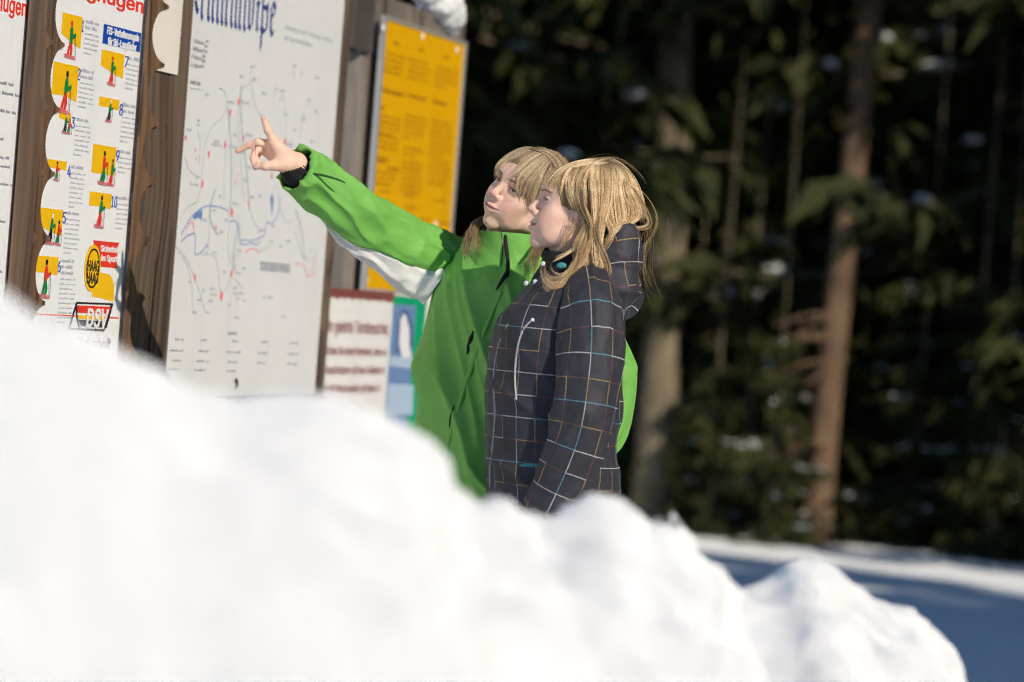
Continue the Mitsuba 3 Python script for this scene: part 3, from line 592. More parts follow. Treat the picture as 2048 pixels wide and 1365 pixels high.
IM = lambda x, z, c: unit(RGT * x + UPV * z - FWD * c)       # right, up, towards the camera
def loft(C, A, B, a, b, nt=72, power=2.0, disp=None, cap=False, ring0=0.0, seam=math.pi):
    """rings round the points C with half axes a along A and b along B -> (mesh, uv in metres). disp(theta, v, P) moves the skin outwards"""
    C = np.asarray(C, float); n = len(C)
    th = np.linspace(-math.pi, math.pi, nt + 1) + (seam - math.pi)
    ct, st = np.cos(th), np.sin(th)
    e = 2.0 / power
    ct, st = np.sign(ct) * np.abs(ct) ** e, np.sign(st) * np.abs(st) ** e
    P = C[:, None] + A[:, None] * (a[:, None] * ct[None])[..., None] + B[:, None] * (b[:, None] * st[None])[..., None]
    v = np.r_[0, np.cumsum(np.linalg.norm(np.diff(C, axis=0), axis=1))]
    rr = np.sqrt((a ** 2 + b ** 2) / 2); rm = np.mean(rr)
    seg = np.linalg.norm(np.diff(P, axis=1), axis=2); arc = np.concatenate([np.zeros((n, 1)), np.cumsum(seg, 1)], 1)
    mid = np.argmin(np.abs(th)); arc = arc - arc[:, mid:mid + 1]
    U = arc; VV = np.broadcast_to(v[:, None], U.shape)
    if disp is not None:
        N = np.cross(np.gradient(P, axis=1), np.gradient(P, axis=0)); N /= np.linalg.norm(N, axis=2, keepdims=True) + 1e-12
        out = P - C[:, None]; N *= np.sign((N * out).sum(-1).mean())
        D = disp(np.broadcast_to(th[None], U.shape), VV, P)
        D[:, -1] = D[:, 0]
        P = P + N * D[..., None]
    m = nt + 1
    i = (np.arange(n - 1)[:, None] * m + np.arange(m - 1)[None]).ravel()
    f = np.stack([i, i + 1, i + m + 1, i + m], 1)
    vv = P.reshape(-1, 3); uv = np.stack([U.ravel(), VV.ravel()], 1)
    F_ = np.vstack([f[:, [0, 1, 2]], f[:, [0, 2, 3]]])
    c0 = vv[F_].mean(1); nn = np.cross(vv[F_[:, 1]] - vv[F_[:, 0]], vv[F_[:, 2]] - vv[F_[:, 0]])
    if (nn * (c0 - C.mean(0))).sum() < 0: F_ = F_[:, ::-1]
    return trimesh.Trimesh(vv, F_, process=False), uv
def limb(path, radii, n=90, nt=56, ref=None, power=2.0, disp=None, inner=0.0, flat=1.0):
    """a sleeve or trouser leg along a path; inner > 0 turns its far end inwards by that length"""
    C = resample(path, n); t = np.linspace(0, 1, n)
    r = np.interp(t, np.linspace(0, 1, len(radii)), radii)
    from scipy.ndimage import gaussian_filter1d
    r = gaussian_filter1d(r, n / 25, mode='nearest')
    Tn = np.gradient(C, axis=0); Tn /= np.linalg.norm(Tn, axis=1, keepdims=True)
    ref = -FWD if ref is None else ref
    A = ref[None] - Tn * (Tn @ ref)[:, None]; A /= np.linalg.norm(A, axis=1, keepdims=True)
    B = np.cross(Tn, A)
    if inner:
        k = 10; C = np.vstack([C, C[-1] + 0 * C[:1], C[-1] - Tn[-1] * np.linspace(0.004, inner, k)[:, None]]); A = np.vstack([A, np.repeat(A[-1:], k + 1, 0)]); B = np.vstack([B, np.repeat(B[-1:], k + 1, 0)])
        r = np.r_[r, r[-1] - .003, np.full(k, r[-1] - 0.005)]
    return loft(C, A, B, r, r * flat, nt, power, disp)
def put(key, mu, mat, parent=None, uv=True, **kw):
    m, u = mu
    return obj(key, m, mat, parent, smooth=True, uv=u if uv else None, **kw)
def ridge(x): return 1 - np.abs(2 * x - 1)          # of a noise in [0, 1]: sharp crests

# ---- a head, face towards +x, its left +y, up +z (metres); the origin lies between the ears
def head_field(smile, opened):
    F = Field((-.115, -.092, -.150), (.128, .092, .138), 0.0021)
    mm = lambda *a: V(*a) / 1000
    F.F = F.ell(mm(-10, 0, 44), mm(91, 73, 79))
    F.add(F.ell(mm(38, 0, -6), mm(49, 55, 73)), .03)
    F.add(F.ell(mm(52, 0, 38), mm(40, 58, 42)), .02)
    for s in (-1, 1):
        F.add(F.cone(mm(2, 50 * s, -46), mm(63, 11 * s, -83), .015, .011), .024)
        F.add(F.cone(mm(-2, 56 * s, -8), mm(4, 53 * s, -46), .020, .019), .02)
        F.add(F.ell(mm(60, 40 * s, -16), mm(20, 20, 19)), .022)                    # cheekbone
        F.add(F.ell(mm(64 + 2 * smile, 33 * s, -34), mm(19 + 2 * smile, 15, 17)), .022)         # cheek
    for s in (-1, 1): F.add(F.ell(mm(50, 38 * s, -56), mm(22, 12, 20)), .024)
    F.add(F.ell(mm(72.5, 0, -84), mm(11.5, 14, 9.5)), .024)                              # chin
    F.add(F.cone(mm(79, -26, 32), mm(79, 26, 32), .011), .018)                      # brow
    for s in (-1, 1): F.cut(F.ell(mm(93, 31 * s, 13), mm(17, 17, 11.5)), .012)
    F.add(F.cone(mm(86, 0, 22), mm(103, 0, -13), .0075, .0085), .012)               # nose
    F.add(F.ell(mm(105, 0, -18), mm(9.5, 9, 8)), .006)
    for s in (-1, 1):
        F.add(F.ell(mm(94, 10.5 * s, -22), mm(9, 6, 6.5)), .005)
        F.cut(F.ell(mm(100, 6 * s, -28.5), mm(5, 3, 3.2)), .003)
    F.add(F.ell(mm(78, 0, -50), mm(17, 29, 18)), .02)                               # muzzle
    def face_x(y, z):
        j, k = int(round((y / 1000 - F.o[1]) / F.h)), int(round((z / 1000 - F.o[2]) / F.h))
        col = F.F[:, j, k]; i = np.nonzero(col < 0)[0].max()
        return 1000 * (F.o[0] + F.h * (i + col[i] / (col[i] - col[i + 1])))
    ys = np.array([0, 7, 14, 21.5, 26 + 5 * smile]); zl = -51.5 + smile * np.array([0, .3, 1.3, 3.4, 5.2])
    for s in (-1, 1):
        xs = np.array([face_x(y * s, z) for y, z in zip(ys, zl)]) + np.array([3.2, 2.6, 1.2, .3, 0]) * (1 - .5 * opened)
        up = [mm(x - 2.2, y * s, z + dz) for x, y, z, dz in zip(xs, ys, zl, (4.0, 4.8, 3.6, 2.0, .4))]
        lo = [mm(x - 2.6, y * s, z - dz - 2.2 * opened * (1 - i / 4)) for i, (x, y, z, dz) in enumerate(zip(xs, ys, zl, (5.2, 5.0, 4.2, 2.4, .5)))]
        for i in range(4):
            q_ = 1 - .25 * opened; ru, rl = [x * q_ for x in (4.6, 4.6, 3.9, 2.4, 1.0)], [x * q_ for x in (5.4, 5.2, 4.4, 2.8, 1.0)]
            F.add(F.cone(up[i], up[i + 1], ru[i] / 1000, ru[i + 1] / 1000), .004); F.add(F.cone(lo[i], lo[i + 1], rl[i] / 1000, rl[i + 1] / 1000), .004)
        rc = np.array([2.2, 2.2, 2.1, 2.1, 2.0]) + opened * np.array([1.5, 1.4, 1.3, 1.2, .9])
        for i in range(4):
            F.cut(F.cone(mm(xs[i] + .2, ys[i] * s, zl[i] - .8 * opened), mm(xs[i + 1] + .4, ys[i + 1] * s, zl[i + 1] - .6 * opened), rc[i] / 1000, rc[i + 1] / 1000), .0015)
    F.cut(F.cone(mm(98, 0, -30), mm(101, 0, -42), .002, .003), .006)                # philtrum
    for s in (-1, 1):
        d = F.ell(mm(74, 31 * s, 13), mm(14.2, 14.2, 13.2))                         # lids over the eyeballs
        d = np.maximum(d, -F.ell(mm(90, 32 * s, 11.0), mm(17, 15, 2.2)))
        F.add(d, .004)
    for s in (-1, 1):                                                               # ears
        e = F.ell(mm(-4, 74 * s, 0), mm(17, 7, 30)); e = np.maximum(e, -F.ell(mm(-2, 80 * s, 3), mm(10, 6, 20)))
        F.add(e, .006)
    F.add(F.cone(mm(-22, 0, -30), mm(-42, 0, -150), .050, .054), .025)              # neck
    F.add(F.cone(mm(-5, 0, -60), mm(-22, 0, -150), .040, .046), .02)
    return F.mesh(3)
def skin_color(v, base=(0.82, 0.535, 0.415), lip=(0.47, 0.19, 0.18), mouth=(0.8, 0.0)):
    """v in the head's own frame: lips, cheeks, nose tip and lids have their own tint"""
    q = v * 1000; base, lip = np.array(base), np.array(lip)
    c = np.tile(base, (len(v), 1))
    def blob(x, y, z, r, col, k):
        d = np.sqrt(((q[:, 0] - x) / r[0]) ** 2 + ((np.abs(q[:, 1]) - y) / r[1]) ** 2 + ((q[:, 2] - z) / r[2]) ** 2)
        w = (np.clip(1.25 - d, 0, 1) * k)[:, None]; c[:] = c * (1 - w) + np.array(col) * w
    blob(72, 42, -30, (30, 24, 26), (0.72, 0.33, 0.27), .5)
    blob(106, 0, -20, (14, 14, 12), (0.74, 0.36, 0.29), .5)
    blob(78, 31, 14, (16, 20, 12), (0.55, 0.33, 0.27), .45)
    lipw = np.exp(-((q[:, 2] + 51.8 - np.abs(q[:, 1]) ** 2 * .0055) / (7.2 - .13 * np.abs(q[:, 1]))) ** 4) * np.exp(-(q[:, 1] / 27) ** 6) * (q[:, 0] > 70)
    c[:] = c * (1 - .8 * lipw[:, None]) + lip * .8 * lipw[:, None]
    ay = np.abs(q[:, 1]); path = -51.5 - .8 * mouth[1] + mouth[0] * 5.2 * np.clip(ay / 31, 0, 1) ** 1.7
    inside = np.clip(1.5 - np.abs(q[:, 2] - path) / (1.3 + .7 * mouth[1]), 0, 1) * (ay < 26 + 5 * mouth[0]) * (q[:, 0] > 68) * (q[:, 0] < 112) * (.45 + .5 * mouth[1])
    c[:] = c * (1 - inside[:, None]) + np.array([0.10, 0.03, 0.03]) * inside[:, None]
    c *= (0.93 + 0.14 * meshkit.fbm(v * 70, 3))[:, None]
    return c
def eye_mesh(look):
    s = trimesh.creation.icosphere(4, 0.0122)
    d = s.vertices @ unit(look) / 0.0122
    c = np.where(d[:, None] > 0.985, [0.01, 0.01, 0.012], np.where(d[:, None] > 0.90, [0.05, 0.07, 0.085], [0.50, 0.46, 0.44]))
    return s, c

def strand_mesh(fams, seed, pt, r0=0.00072, roots=(0.10, 0.062, 0.034), mids=(0.42, 0.27, 0.12), tips=(0.62, 0.46, 0.27), n=26):
    """locks of hair: (border curve, border curve, count, spread in metres, thickness); each strand runs between its two borders and is drawn to the middle of its own lock"""
    rng = np.random.default_rng(seed); P, R, C = [], [], []
    for A, B, cnt, jit, thick in fams:
        cnt = int(cnt * 1.9)
        A = resample([pt(*q) for q in A], n); B = resample([pt(*q) for q in B], n)
        nl = max(3, cnt // 26)
        cen = (np.arange(nl) + rng.uniform(.2, .8, nl)) / nl; lockcol = rng.uniform(0, 1, nl); lo = rng.normal(0, 1, (nl, 3)) * jit
        u = np.linspace(0, 1, n)
        for _ in range(cnt):
            t0 = rng.uniform(0, 1); k = np.argmin(np.abs(cen - t0)); pull = 0.4 * u ** 1.2
            t = t0 * (1 - pull) + cen[k] * pull
            p = A * (1 - t)[:, None] + B * t[:, None]
            ph = rng.uniform(0, 6.28, 3); wv = np.stack([np.sin(u * rng.uniform(4, 8) + ph[q]) for q in range(3)], 1)
            p = p + (rng.normal(0, 1, 3) * jit * .55 + lo[k]) * (0.1 + 0.9 * u)[:, None] + wv * jit * .4 * u[:, None]
            ln = rng.uniform(.82, 1.0); q = u * ln
            p = np.stack([np.interp(q, u, p[:, c]) for c in range(3)], 1)
            P.append(p); R.append(r0 * thick * rng.uniform(.6, 1.2) * np.minimum(1, .15 + 5 * u) * np.sqrt(np.clip(1.03 - u, .03, 1)))
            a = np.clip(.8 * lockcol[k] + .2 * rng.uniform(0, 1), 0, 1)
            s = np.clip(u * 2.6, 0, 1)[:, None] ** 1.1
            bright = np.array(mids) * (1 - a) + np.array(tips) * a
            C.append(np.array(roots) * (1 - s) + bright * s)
    return tubes(np.array(P), np.array(R), 3, np.array(C).reshape(-1, 3))

def make_person(key, label, head_px, yh, Fv, Uv, smile, opened, hand=None, look=(1, .0, .1)):
    F_, U_ = unit(Fv), unit(Uv); U_ = unit(U_ - F_ * (U_ @ F_)); L_ = np.cross(U_, F_)
    M = frame(at(*head_px, yh), F_, L_, U_)
    hm = head_field(smile, opened); col = skin_color(np.array(hm.vertices))
    return M, hm, col
def eyes_and_brows(key, M, brow, seed, look, hm):
    hv = np.array(hm.vertices); hv = hv[hv[:, 0] > .045]
    def skin(y, z, up=.0006): return V(hv[np.argmin((hv[:, 1] - y) ** 2 + (hv[:, 2] - z) ** 2), 0] + up, y, z)
    for s in (-1, 1):
        m, c = eye_mesh(look); m.vertices += V(.0735, .031 * s, .0125)
        obj('eye', place(m, M), 'mat_eye', key, smooth=True, color=c)
    rng = np.random.default_rng(seed)
    for s in (-1, 1):
        P = []
        for _ in range(80):
            u = rng.uniform(0, 1); y = (12 + 34 * u) * s; z = 28 + 6 * math.sin(u * 2.4) - 4 * u + rng.normal(0, 1.1)
            P.append([skin(y / 1000, z / 1000), skin((y + 3.0 * s) / 1000, (z + 1.4) / 1000, .0012), skin((y + 6 * s) / 1000, (z + 1.2) / 1000)])
        obj('eyebrow', place(tubes(np.array(P), np.array([[.0005, .0005, .0002]]).repeat(len(P), 0), 3), M), brow, key)
        Q = []; c = V(.0735, .031 * s, .0125)
        for _ in range(60):
            u = rng.uniform(-1, 1); az = u * .95; el = .16 - .22 * u * u
            n_ = V(math.cos(az) * math.cos(el), math.sin(az) * math.cos(el) , math.sin(el)); a_ = c + n_ * .0139
            Q.append([a_, a_ + n_ * .0018 + V(0, .0004 * u, -.0004), a_ + n_ * .0036 + V(0, .0012 * u, .0004)])
        az = np.linspace(-1, 1, 14) * .98; el = .15 - .22 * (az / .98) ** 2
        lid = c + np.stack([np.cos(az) * np.cos(el), np.sin(az) * np.cos(el), np.sin(el)], 1) * .0141
        obj('eyelashes', place(cat_([tubes(np.array(Q), np.array([[.0005, .0004, .0002]]).repeat(len(Q), 0), 3), tube(lid, [.0005, .0011, .0012, .0007], 6)]), M), 'mat_lash', key)
bsdf('mat_brow', (0.22, 0.135, 0.085), 0.6, 0.3)
bsdf('mat_lash', (0.02, 0.014, 0.012), 0.6, 0.3)

def body_underneath(neck, hip, shoulders, hips_w):
    """the slim body inside the clothes, down to the ankles, as one mesh that the head joins"""
    lo = np.minimum(neck, hip) - .42; hi = np.maximum(neck, hip) + .42; lo[2] = 0.04; hi[2] = neck[2] + .12
    F = Field(lo, hi, 0.016)
    L = unit(shoulders[1] - shoulders[0]); ch = neck * .68 + hip * .32
    F.F = F.cone(neck + V(0, 0, .07), neck - V(0, 0, .06), .05, .06)
    F.add(F.cone(ch - L * .07, ch + L * .07, .07), .06); F.add(F.cone(ch, hip, .10, .11), .06)
    F.add(F.cone(shoulders[0] * .6 + neck * .4 - V(0, 0, .05), shoulders[1] * .6 + neck * .4 - V(0, 0, .05), .035), .04)
    F.add(F.cone(hip - L * .06, hip + L * .06, .10), .06)
    for s in (-1, 1):
        h = hip + L * .085 * s; kn = V(h[0] + .01, h[1], .50); an = V(h[0] + .03, h[1], .10)
        F.add(F.cone(h, kn, .075, .05), .03); F.add(F.cone(kn, an, .05, .035), .02)
    return F.mesh(2)
def arm_underneath(pts, r, h=0.008):
    P = np.array(pts); F = Field(P.min(0) - .08, P.max(0) + .08, h)
    for a, b, ra, rb in zip(P[:-1], P[1:], r[:-1], r[1:]): F.add(F.cone(a, b, ra, rb), .02)
    return F.mesh(2)
def join(ms, key):
    try:
        s = solid(ms[0])
        for m in ms[1:]: s = s + solid(m)
        q = s.to_mesh(); out = trimesh.Trimesh(q.vert_properties[:, :3], q.tri_verts, process=False)
        if len(out.faces) > .5 * sum(len(m.faces) for m in ms): return out
    except Exception as e: print('join', key, e)
    return cat_(ms)
def skin_join(key, parts, M, mouth=(.8, 0), **kw):
    m = join(parts, key)
    v = (np.array(m.vertices) - M[:3, 3]) @ M[:3, :3]
    obj(key, m, 'mat_skin', smooth=True, color=skin_color(v, mouth=mouth), **kw)
def boots_and_trousers(key, hip, L, fwd):
    for s in (-1, 1):
        h = hip + L * .09 * s; kn = V(h[0] + .01, h[1], .50); an = V(h[0] + .03, h[1], .07)
        obj('boot', cat_([tube([an + V(0, 0, .2), an + V(0, 0, -.02)], [.065, .06], 14, 8), place(rbox(.29, .105, .09, .03), frame(an + fwd * .07 * V(1, 1, 0) + V(0, 0, -.03), unit(fwd * V(1, 1, 0)), unit(np.cross(V(0, 0, 1), fwd * V(1, 1, 0))), V(0, 0, 1)))]), 'mat_black_fabric', key, smooth=40)
        put('trouser_leg', limb([hip + L * .075 * s + V(0, 0, .1), h - V(0, 0, .12), kn, an + V(0, 0, .06)], [.12, .11, .085, .085], 50, 32), 'mat_trousers', key)

# ===================================================== the woman in the green jacket (farther, pointing)
YG = 9.95
G = 'person'
Fg, Ug = IM(-.684, .237, .691), IM(.48, .86, .18)
M, hm, _ = make_person(G, '', (1055, 397), YG, Fg, Ug, 0.8, 0.0)
nG, hG = at(1010, 515, 10.0), at(968, 1120, 10.0)
LG = unit(IM(.64, 0, .77) * V(1, 1, 0)); FG = unit(np.cross(LG, V(0, 0, 1)))
# the pointing hand
yw = 9.80
H = lambda zx, zy, d=0.0: at(440 + zx / 6.827, 210 + zy / 6.827, yw + d)
F = Field(at(462, 222, yw) * V(1, 0, 1) + V(0, yw - .075, -.18), at(612, 222, yw) * V(1, 0, 1) + V(.03, yw + .085, .02), 0.0017)
F.F = F.cone(H(1040, 800, .0), H(900, 770, .0), .027, .0245)                                  # wrist
F.add(F.cone(H(900, 745, -.004), H(745, 520, -.006), .022, .0155), .012)                      # index metacarpal
F.add(F.cone(H(900, 760, .012), H(690, 540, .016), .022, .0145), .014)
F.add(F.cone(H(900, 780, .020), H(640, 600, .032), .021, .0135), .014)
F.add(F.cone(H(890, 800, .026), H(640, 650, .048), .018, .012), .014)
F.add(F.cone(H(870, 800, -.012), H(730, 825, -.026), .0215, .0135), .012)                     # ball of the thumb
def finger(pts, r, k=.003):
    for a, b, ra, rb in zip(pts[:-1], pts[1:], r[:-1], r[1:]): F.add(F.cone(a, b, ra, rb), k)
    F.add(F.ell(pts[1], V(1, 1, 1) * r[1] * 1.06), .004)
finger([H(738, 505, -.006), H(655, 350, -.014), H(625, 270, -.012), H(594, 188, -.008)], [.0105, .0088, .0080, .0066])          # index, raised
finger([H(690, 540, .014), H(520, 510, .006), H(400, 550, .012), H(240, 632, .022)], [.0102, .0090, .0080, .0066])            # middle, held out
finger([H(650, 595, .030), H(490, 610, .010), H(452, 730, -.006), H(478, 858, -.020)], [.0098, .0086, .0078, .0066])          # ring, curled to the thumb
finger([H(640, 640, .047), H(530, 640, .040), H(500, 730, .030), H(530, 810, .022)], [.0086, .0074, .0066, .0055])            # little finger
finger([H(740, 828, -.026), H(620, 836, -.034), H(500, 836, -.028)], [.0118, .0100, .0076])                                    # thumb
hand = F.mesh(2)
armu = arm_underneath([nG - LG * .10 - V(0, 0, .06), at(860, 515, 10.09), at(745, 455, 9.98), at(615, 352, 9.84), H(1000, 790)], [.035, .035, .035, .03, .024])
body = body_underneath(nG, hG, [nG - LG * .17 - V(0, 0, .04), nG + LG * .17 - V(0, 0, .04)], .1)
skin_join(G, [place(hm, M), body, armu, hand], M, label='woman in bright green ski jacket pointing at the trail map with her raised right arm', cat='person')
for fb, q, n_, w in ((H(598, 196, -.0145), H(594, 188, -.008), IM(-.2, .3, .93), .0048), (H(250, 622, .0155), H(240, 632, .022), IM(-.3, .75, .6), .0046), (H(492, 828, -.0355), H(500, 836, -.028), IM(-.2, .2, .95), .0055)):
    e = trimesh.creation.icosphere(2, 1.0); e.apply_scale([w, w * 1.3, .0012]); a = unit(np.cross(n_, V(0, 0, 1)))
    obj('nail', place(e, frame(fb, a, np.cross(n_, a), n_)), 'mat_nail', G, smooth=True)
bsdf('mat_nail', (0.66, 0.42, 0.36), 0.25, 0.5)
eyes_and_brows(G, M, 'mat_brow', 3, (1, .25, .15), hm)

def green_disp(th, v, P):
    # long soft folds that run down and across the cloth, plus drawn creases
    q = P * V(1, 1, 1)
    s = (q @ IM(.80, .25, .2)); l = q @ IM(-.30, 1, 0)
    a = ridge(meshkit.noise(np.stack([s * 11 + 1.5 * meshkit.noise(np.stack([l * 4, s * 2, 0 * s], -1), 3), l * 2.0, 0 * s + 4], -1)))
    b = ridge(meshkit.noise(np.stack([s * 24, l * 3.4, 0 * s + 9], -1)))
    c = meshkit.fbm(np.stack([q[..., 0] * 9, q[..., 1] * 9, q[..., 2] * 6], -1), 3) - .5
    return .028 * (a ** 2.2 - .35) + .014 * (b ** 2 - .4) + .018 * c
rows = [(1190, 962, .215, .165), (1100, 965, .205, .16), (1000, 968, .198, .15), (900, 968, .190, .147), (820, 968, .183, .142), (720, 976, .185, .140), (650, 988, .19, .138), (600, 998, .188, .130), (560, 1006, .18, .112), (530, 1012, .155, .092), (508, 1014, .115, .080), (492, 1014, .088, .072)]
t_ = np.array([(at(cx, py, 10.0), a, b) for py, cx, a, b in rows], dtype=object)
C = resample([x for x in t_[:, 0]], 150); tt = np.linspace(0, 1, 150); t0 = np.linspace(0, 1, len(rows))
d0 = np.r_[0, np.cumsum([np.linalg.norm(rows[i + 1][0] - rows[i][0]) for i in range(len(rows) - 1)])]; d0 = d0 / d0[-1]
from scipy.interpolate import PchipInterpolator
aa, bb = PchipInterpolator(d0, t_[:, 1].astype(float))(tt), PchipInterpolator(d0, t_[:, 2].astype(float))(tt)
Lh, Fh = np.repeat(LG[None], 150, 0), np.repeat(FG[None], 150, 0)
TG = loft(C, Lh, Fh, aa, bb, 180, 2.3, green_disp)
J = put('jacket', TG, 'mat_green', G, uv=False, label='bright green ski jacket')
# collar: stands round the neck, open at the front with a dark zip
ang = np.arctan2(FG @ LG, 1)
def collar(rows, mat, key, parent, open_at, gap, th=.007, Ld=None, Fd=None, disp=None, nt=72):
    out = []
    n = 26
    C = resample([r[0] for r in rows], n); a = np.interp(np.linspace(0, 1, n), np.linspace(0, 1, len(rows)), [r[1] for r in rows]); b = np.interp(np.linspace(0, 1, n), np.linspace(0, 1, len(rows)), [r[2] for r in rows])
    thA = open_at + gap / 2 + np.linspace(0, 2 * math.pi - gap, nt)
    ring = lambda off: C[:, None] + (Ld[None] * np.cos(thA)[:, None])[None] * (a[:, None, None] + off) + (Fd[None] * np.sin(thA)[:, None])[None] * (b[:, None, None] + off)
    o, i_ = ring(0.0), ring(-th)
    if disp is not None: w = disp(thA)[None, :, None] * np.linspace(0, 1, n)[:, None, None]; o = o + w * unit(V(0, 0, 1)); i_ = i_ + w * unit(V(0, 0, 1))
    wr = (meshkit.fbm(o * 16, 3) - .5)[..., None] * .016 * (o - C[:, None]) / np.linalg.norm(o - C[:, None], axis=2, keepdims=True)
    o = o + wr; i_ = i_ + wr
    grid = np.vstack([o, i_[::-1], o[:1]])
    m = grid.shape[1]; k = grid.shape[0]
    i = (np.arange(k - 1)[:, None] * m + np.arange(m - 1)[None]).ravel()
    f = np.stack([i, i + 1, i + m + 1, i + m], 1)
    cap = []
    for e in (0, m - 1):
        for q in range(n - 1):
            A_, B_, C_, D_ = q * m + e, (q + 1) * m + e, (2 * n - 2 - q) * m + e, (2 * n - 1 - q) * m + e
            cap.append([A_, B_, C_, D_] if e else [D_, C_, B_, A_])
    mesh = tri(grid.reshape(-1, 3), np.vstack([f, np.array(cap)]))
    if mesh.volume < 0: mesh.invert()
    # side of the surface
    uvA = np.broadcast_to((thA * float(np.mean(a)))[None], grid.shape[:2]); uvB = (grid @ V(0, 0, 1))
    return obj(key, mesh, mat, parent, smooth=35 if mat != 'mat_plaid' else True, **({'uv': np.stack([uvA.ravel(), uvB.ravel()], 1)} if mat == 'mat_plaid' else {}))
front = math.atan2(unit(IM(-.16, 0, 1)) @ FG, unit(IM(-.16, 0, 1)) @ LG)
collar([(at(1006, 568, 9.985), .112, .094), (at(1010, 530, 9.98), .095, .085), (at(1013, 500, 9.975), .088, .080), (at(1010, 466, 9.97), .086, .079)], 'mat_green', 'collar', J, front, .04, Ld=LG, Fd=FG)
def on(px, py, y0, n_=None): return at(px, py, y0)
cz_ = lambda pts, y: [at(a, b, y + c) for a, b, c in pts]
def on_cloth(mesh, pts, n, lift=.002):
    """a curve on the cloth: the nearest point of the mesh behind each (px, py)"""
    v = np.array(mesh.vertices); q = v - CAM; f = q @ FWD; X_, Y_ = 1024 + FOCAL * (q @ RGT) / f, 682.5 - FOCAL * (q @ UPV) / f
    out = []
    for a, b in resample([(a, b, 0) for a, b in pts], n)[:, :2]:
        near = (X_ - a) ** 2 + (Y_ - b) ** 2 < 9 ** 2
        w = np.exp(-((X_ - a) ** 2 + (Y_ - b) ** 2) / 30) * near
        fr = f[near].min() if near.any() else np.median(f); w = w * (f < fr + .04)
        out.append(at(a, b, (f * w).sum() / max(w.sum(), 1e-9) - lift))
    o = np.array(out)
    from scipy.ndimage import gaussian_filter1d
    return gaussian_filter1d(o, n / 14, axis=0, mode='nearest')
obj('zip', tube(cz_([(1011, 470, -.098), (1013, 500, -.105), (1016, 530, -.118), (1012, 560, -.128)], 9.985), [.004, .005, .0045, .004], 8, 20), 'mat_black_fabric', J, smooth=True)
obj('zip_flap', tube(cz_([(1017, 538, -.130), (1005, 560, -.138), (993, 580, -.140)], 9.985), [.003, .0055, .002], 8, 16), 'mat_black_fabric', J, smooth=True)

def sleeve_disp(amp, seed, along=9.0, around=3.0):
    def fn(th, v, P):
        x, y = np.cos(th) * 1.2, np.sin(th) * 1.2
        a = ridge(meshkit.noise(np.stack([x * around * .5 + v * 5, y * around * .5 - v * 3, v * along], -1), seed))
        c = meshkit.fbm(np.stack([x * 1.3, y * 1.3, v * 8], -1), 3, seed) - .5
        return amp * (a ** 2.4 - .35) + amp * 1.1 * c
    return fn
RS = [at(905, 528, 10.13), at(868, 514, 10.10), at(800, 484, 10.03), at(740, 450, 9.97), at(675, 398, 9.90), at(615, 352, 9.84), at(592, 337, 9.815)]
sl = put('sleeve', limb(RS, [.060, .066, .064, .066, .067, .062, .057, .056], 120, 96, disp=sleeve_disp(.013, 5), inner=.05), 'mat_green', J, uv=False)
obj('cuff_seam', tube([at(a, b, 9.83 + c) for a, b, c in ((611, 346, -.052), (640, 350, -.056), (668, 357, -.050), (690, 366, -.040))], [.002, .0028, .0028, .0015], 8, 20), 'mat_green_dark', J, smooth=True)
put('knit_cuff', limb([at(610, 347, 9.835), at(590, 337, 9.812), H(985, 790, .0)], [.045, .043, .036, .034], 40, 48, disp=lambda th, v, P: .0016 * np.sin(th * 26) + .004 * (meshkit.fbm(P * 30, 2) - .5), inner=.012), 'mat_black_fabric', G, uv=False)
put('underarm_panel', limb([at(660, 440, 9.90), at(705, 478, 9.95), at(765, 514, 10.0), at(815, 546, 10.05), at(858, 566, 10.06), at(872, 575, 10.06)], [.010, .024, .034, .040, .044, .045], 80, 64, disp=sleeve_disp(.012, 8, 6)), 'mat_white_fabric', J, uv=False, label='white panel under the raised sleeve')
put('sleeve', limb([at(1110, 545, 9.87), at(1165, 640, 9.90), at(1215, 730, 9.925), at(1226, 795, 9.93), at(1190, 880, 9.90), at(1100, 950, 9.84)], [.07, .068, .062, .056, .055, .05], 90, 72, disp=sleeve_disp(.010, 9)), 'mat_green', J, uv=False)
obj('pocket_zip', tube(on_cloth(TG[0], [(947, 662), (940, 685), (934, 710)], 16, .001), [.002, .0055, .0055, .002], 8), 'mat_black_fabric', J, smooth=True)
obj('pocket_zip', tube(on_cloth(TG[0], [(908, 810), (903, 832), (899, 858)], 16, .001), [.0015, .004, .004, .0015], 8), 'mat_black_fabric', J, smooth=True)
obj('front_flap', tube(on_cloth(TG[0], [(1008, 574), (992, 610), (966, 670), (938, 750), (910, 840), (890, 930)], 60, .001), [.003, .0055, .0055, .0055, .005], 10), 'mat_green', J, smooth=True)
boots_and_trousers(G, hG - V(0, 0, .05), LG, FG)

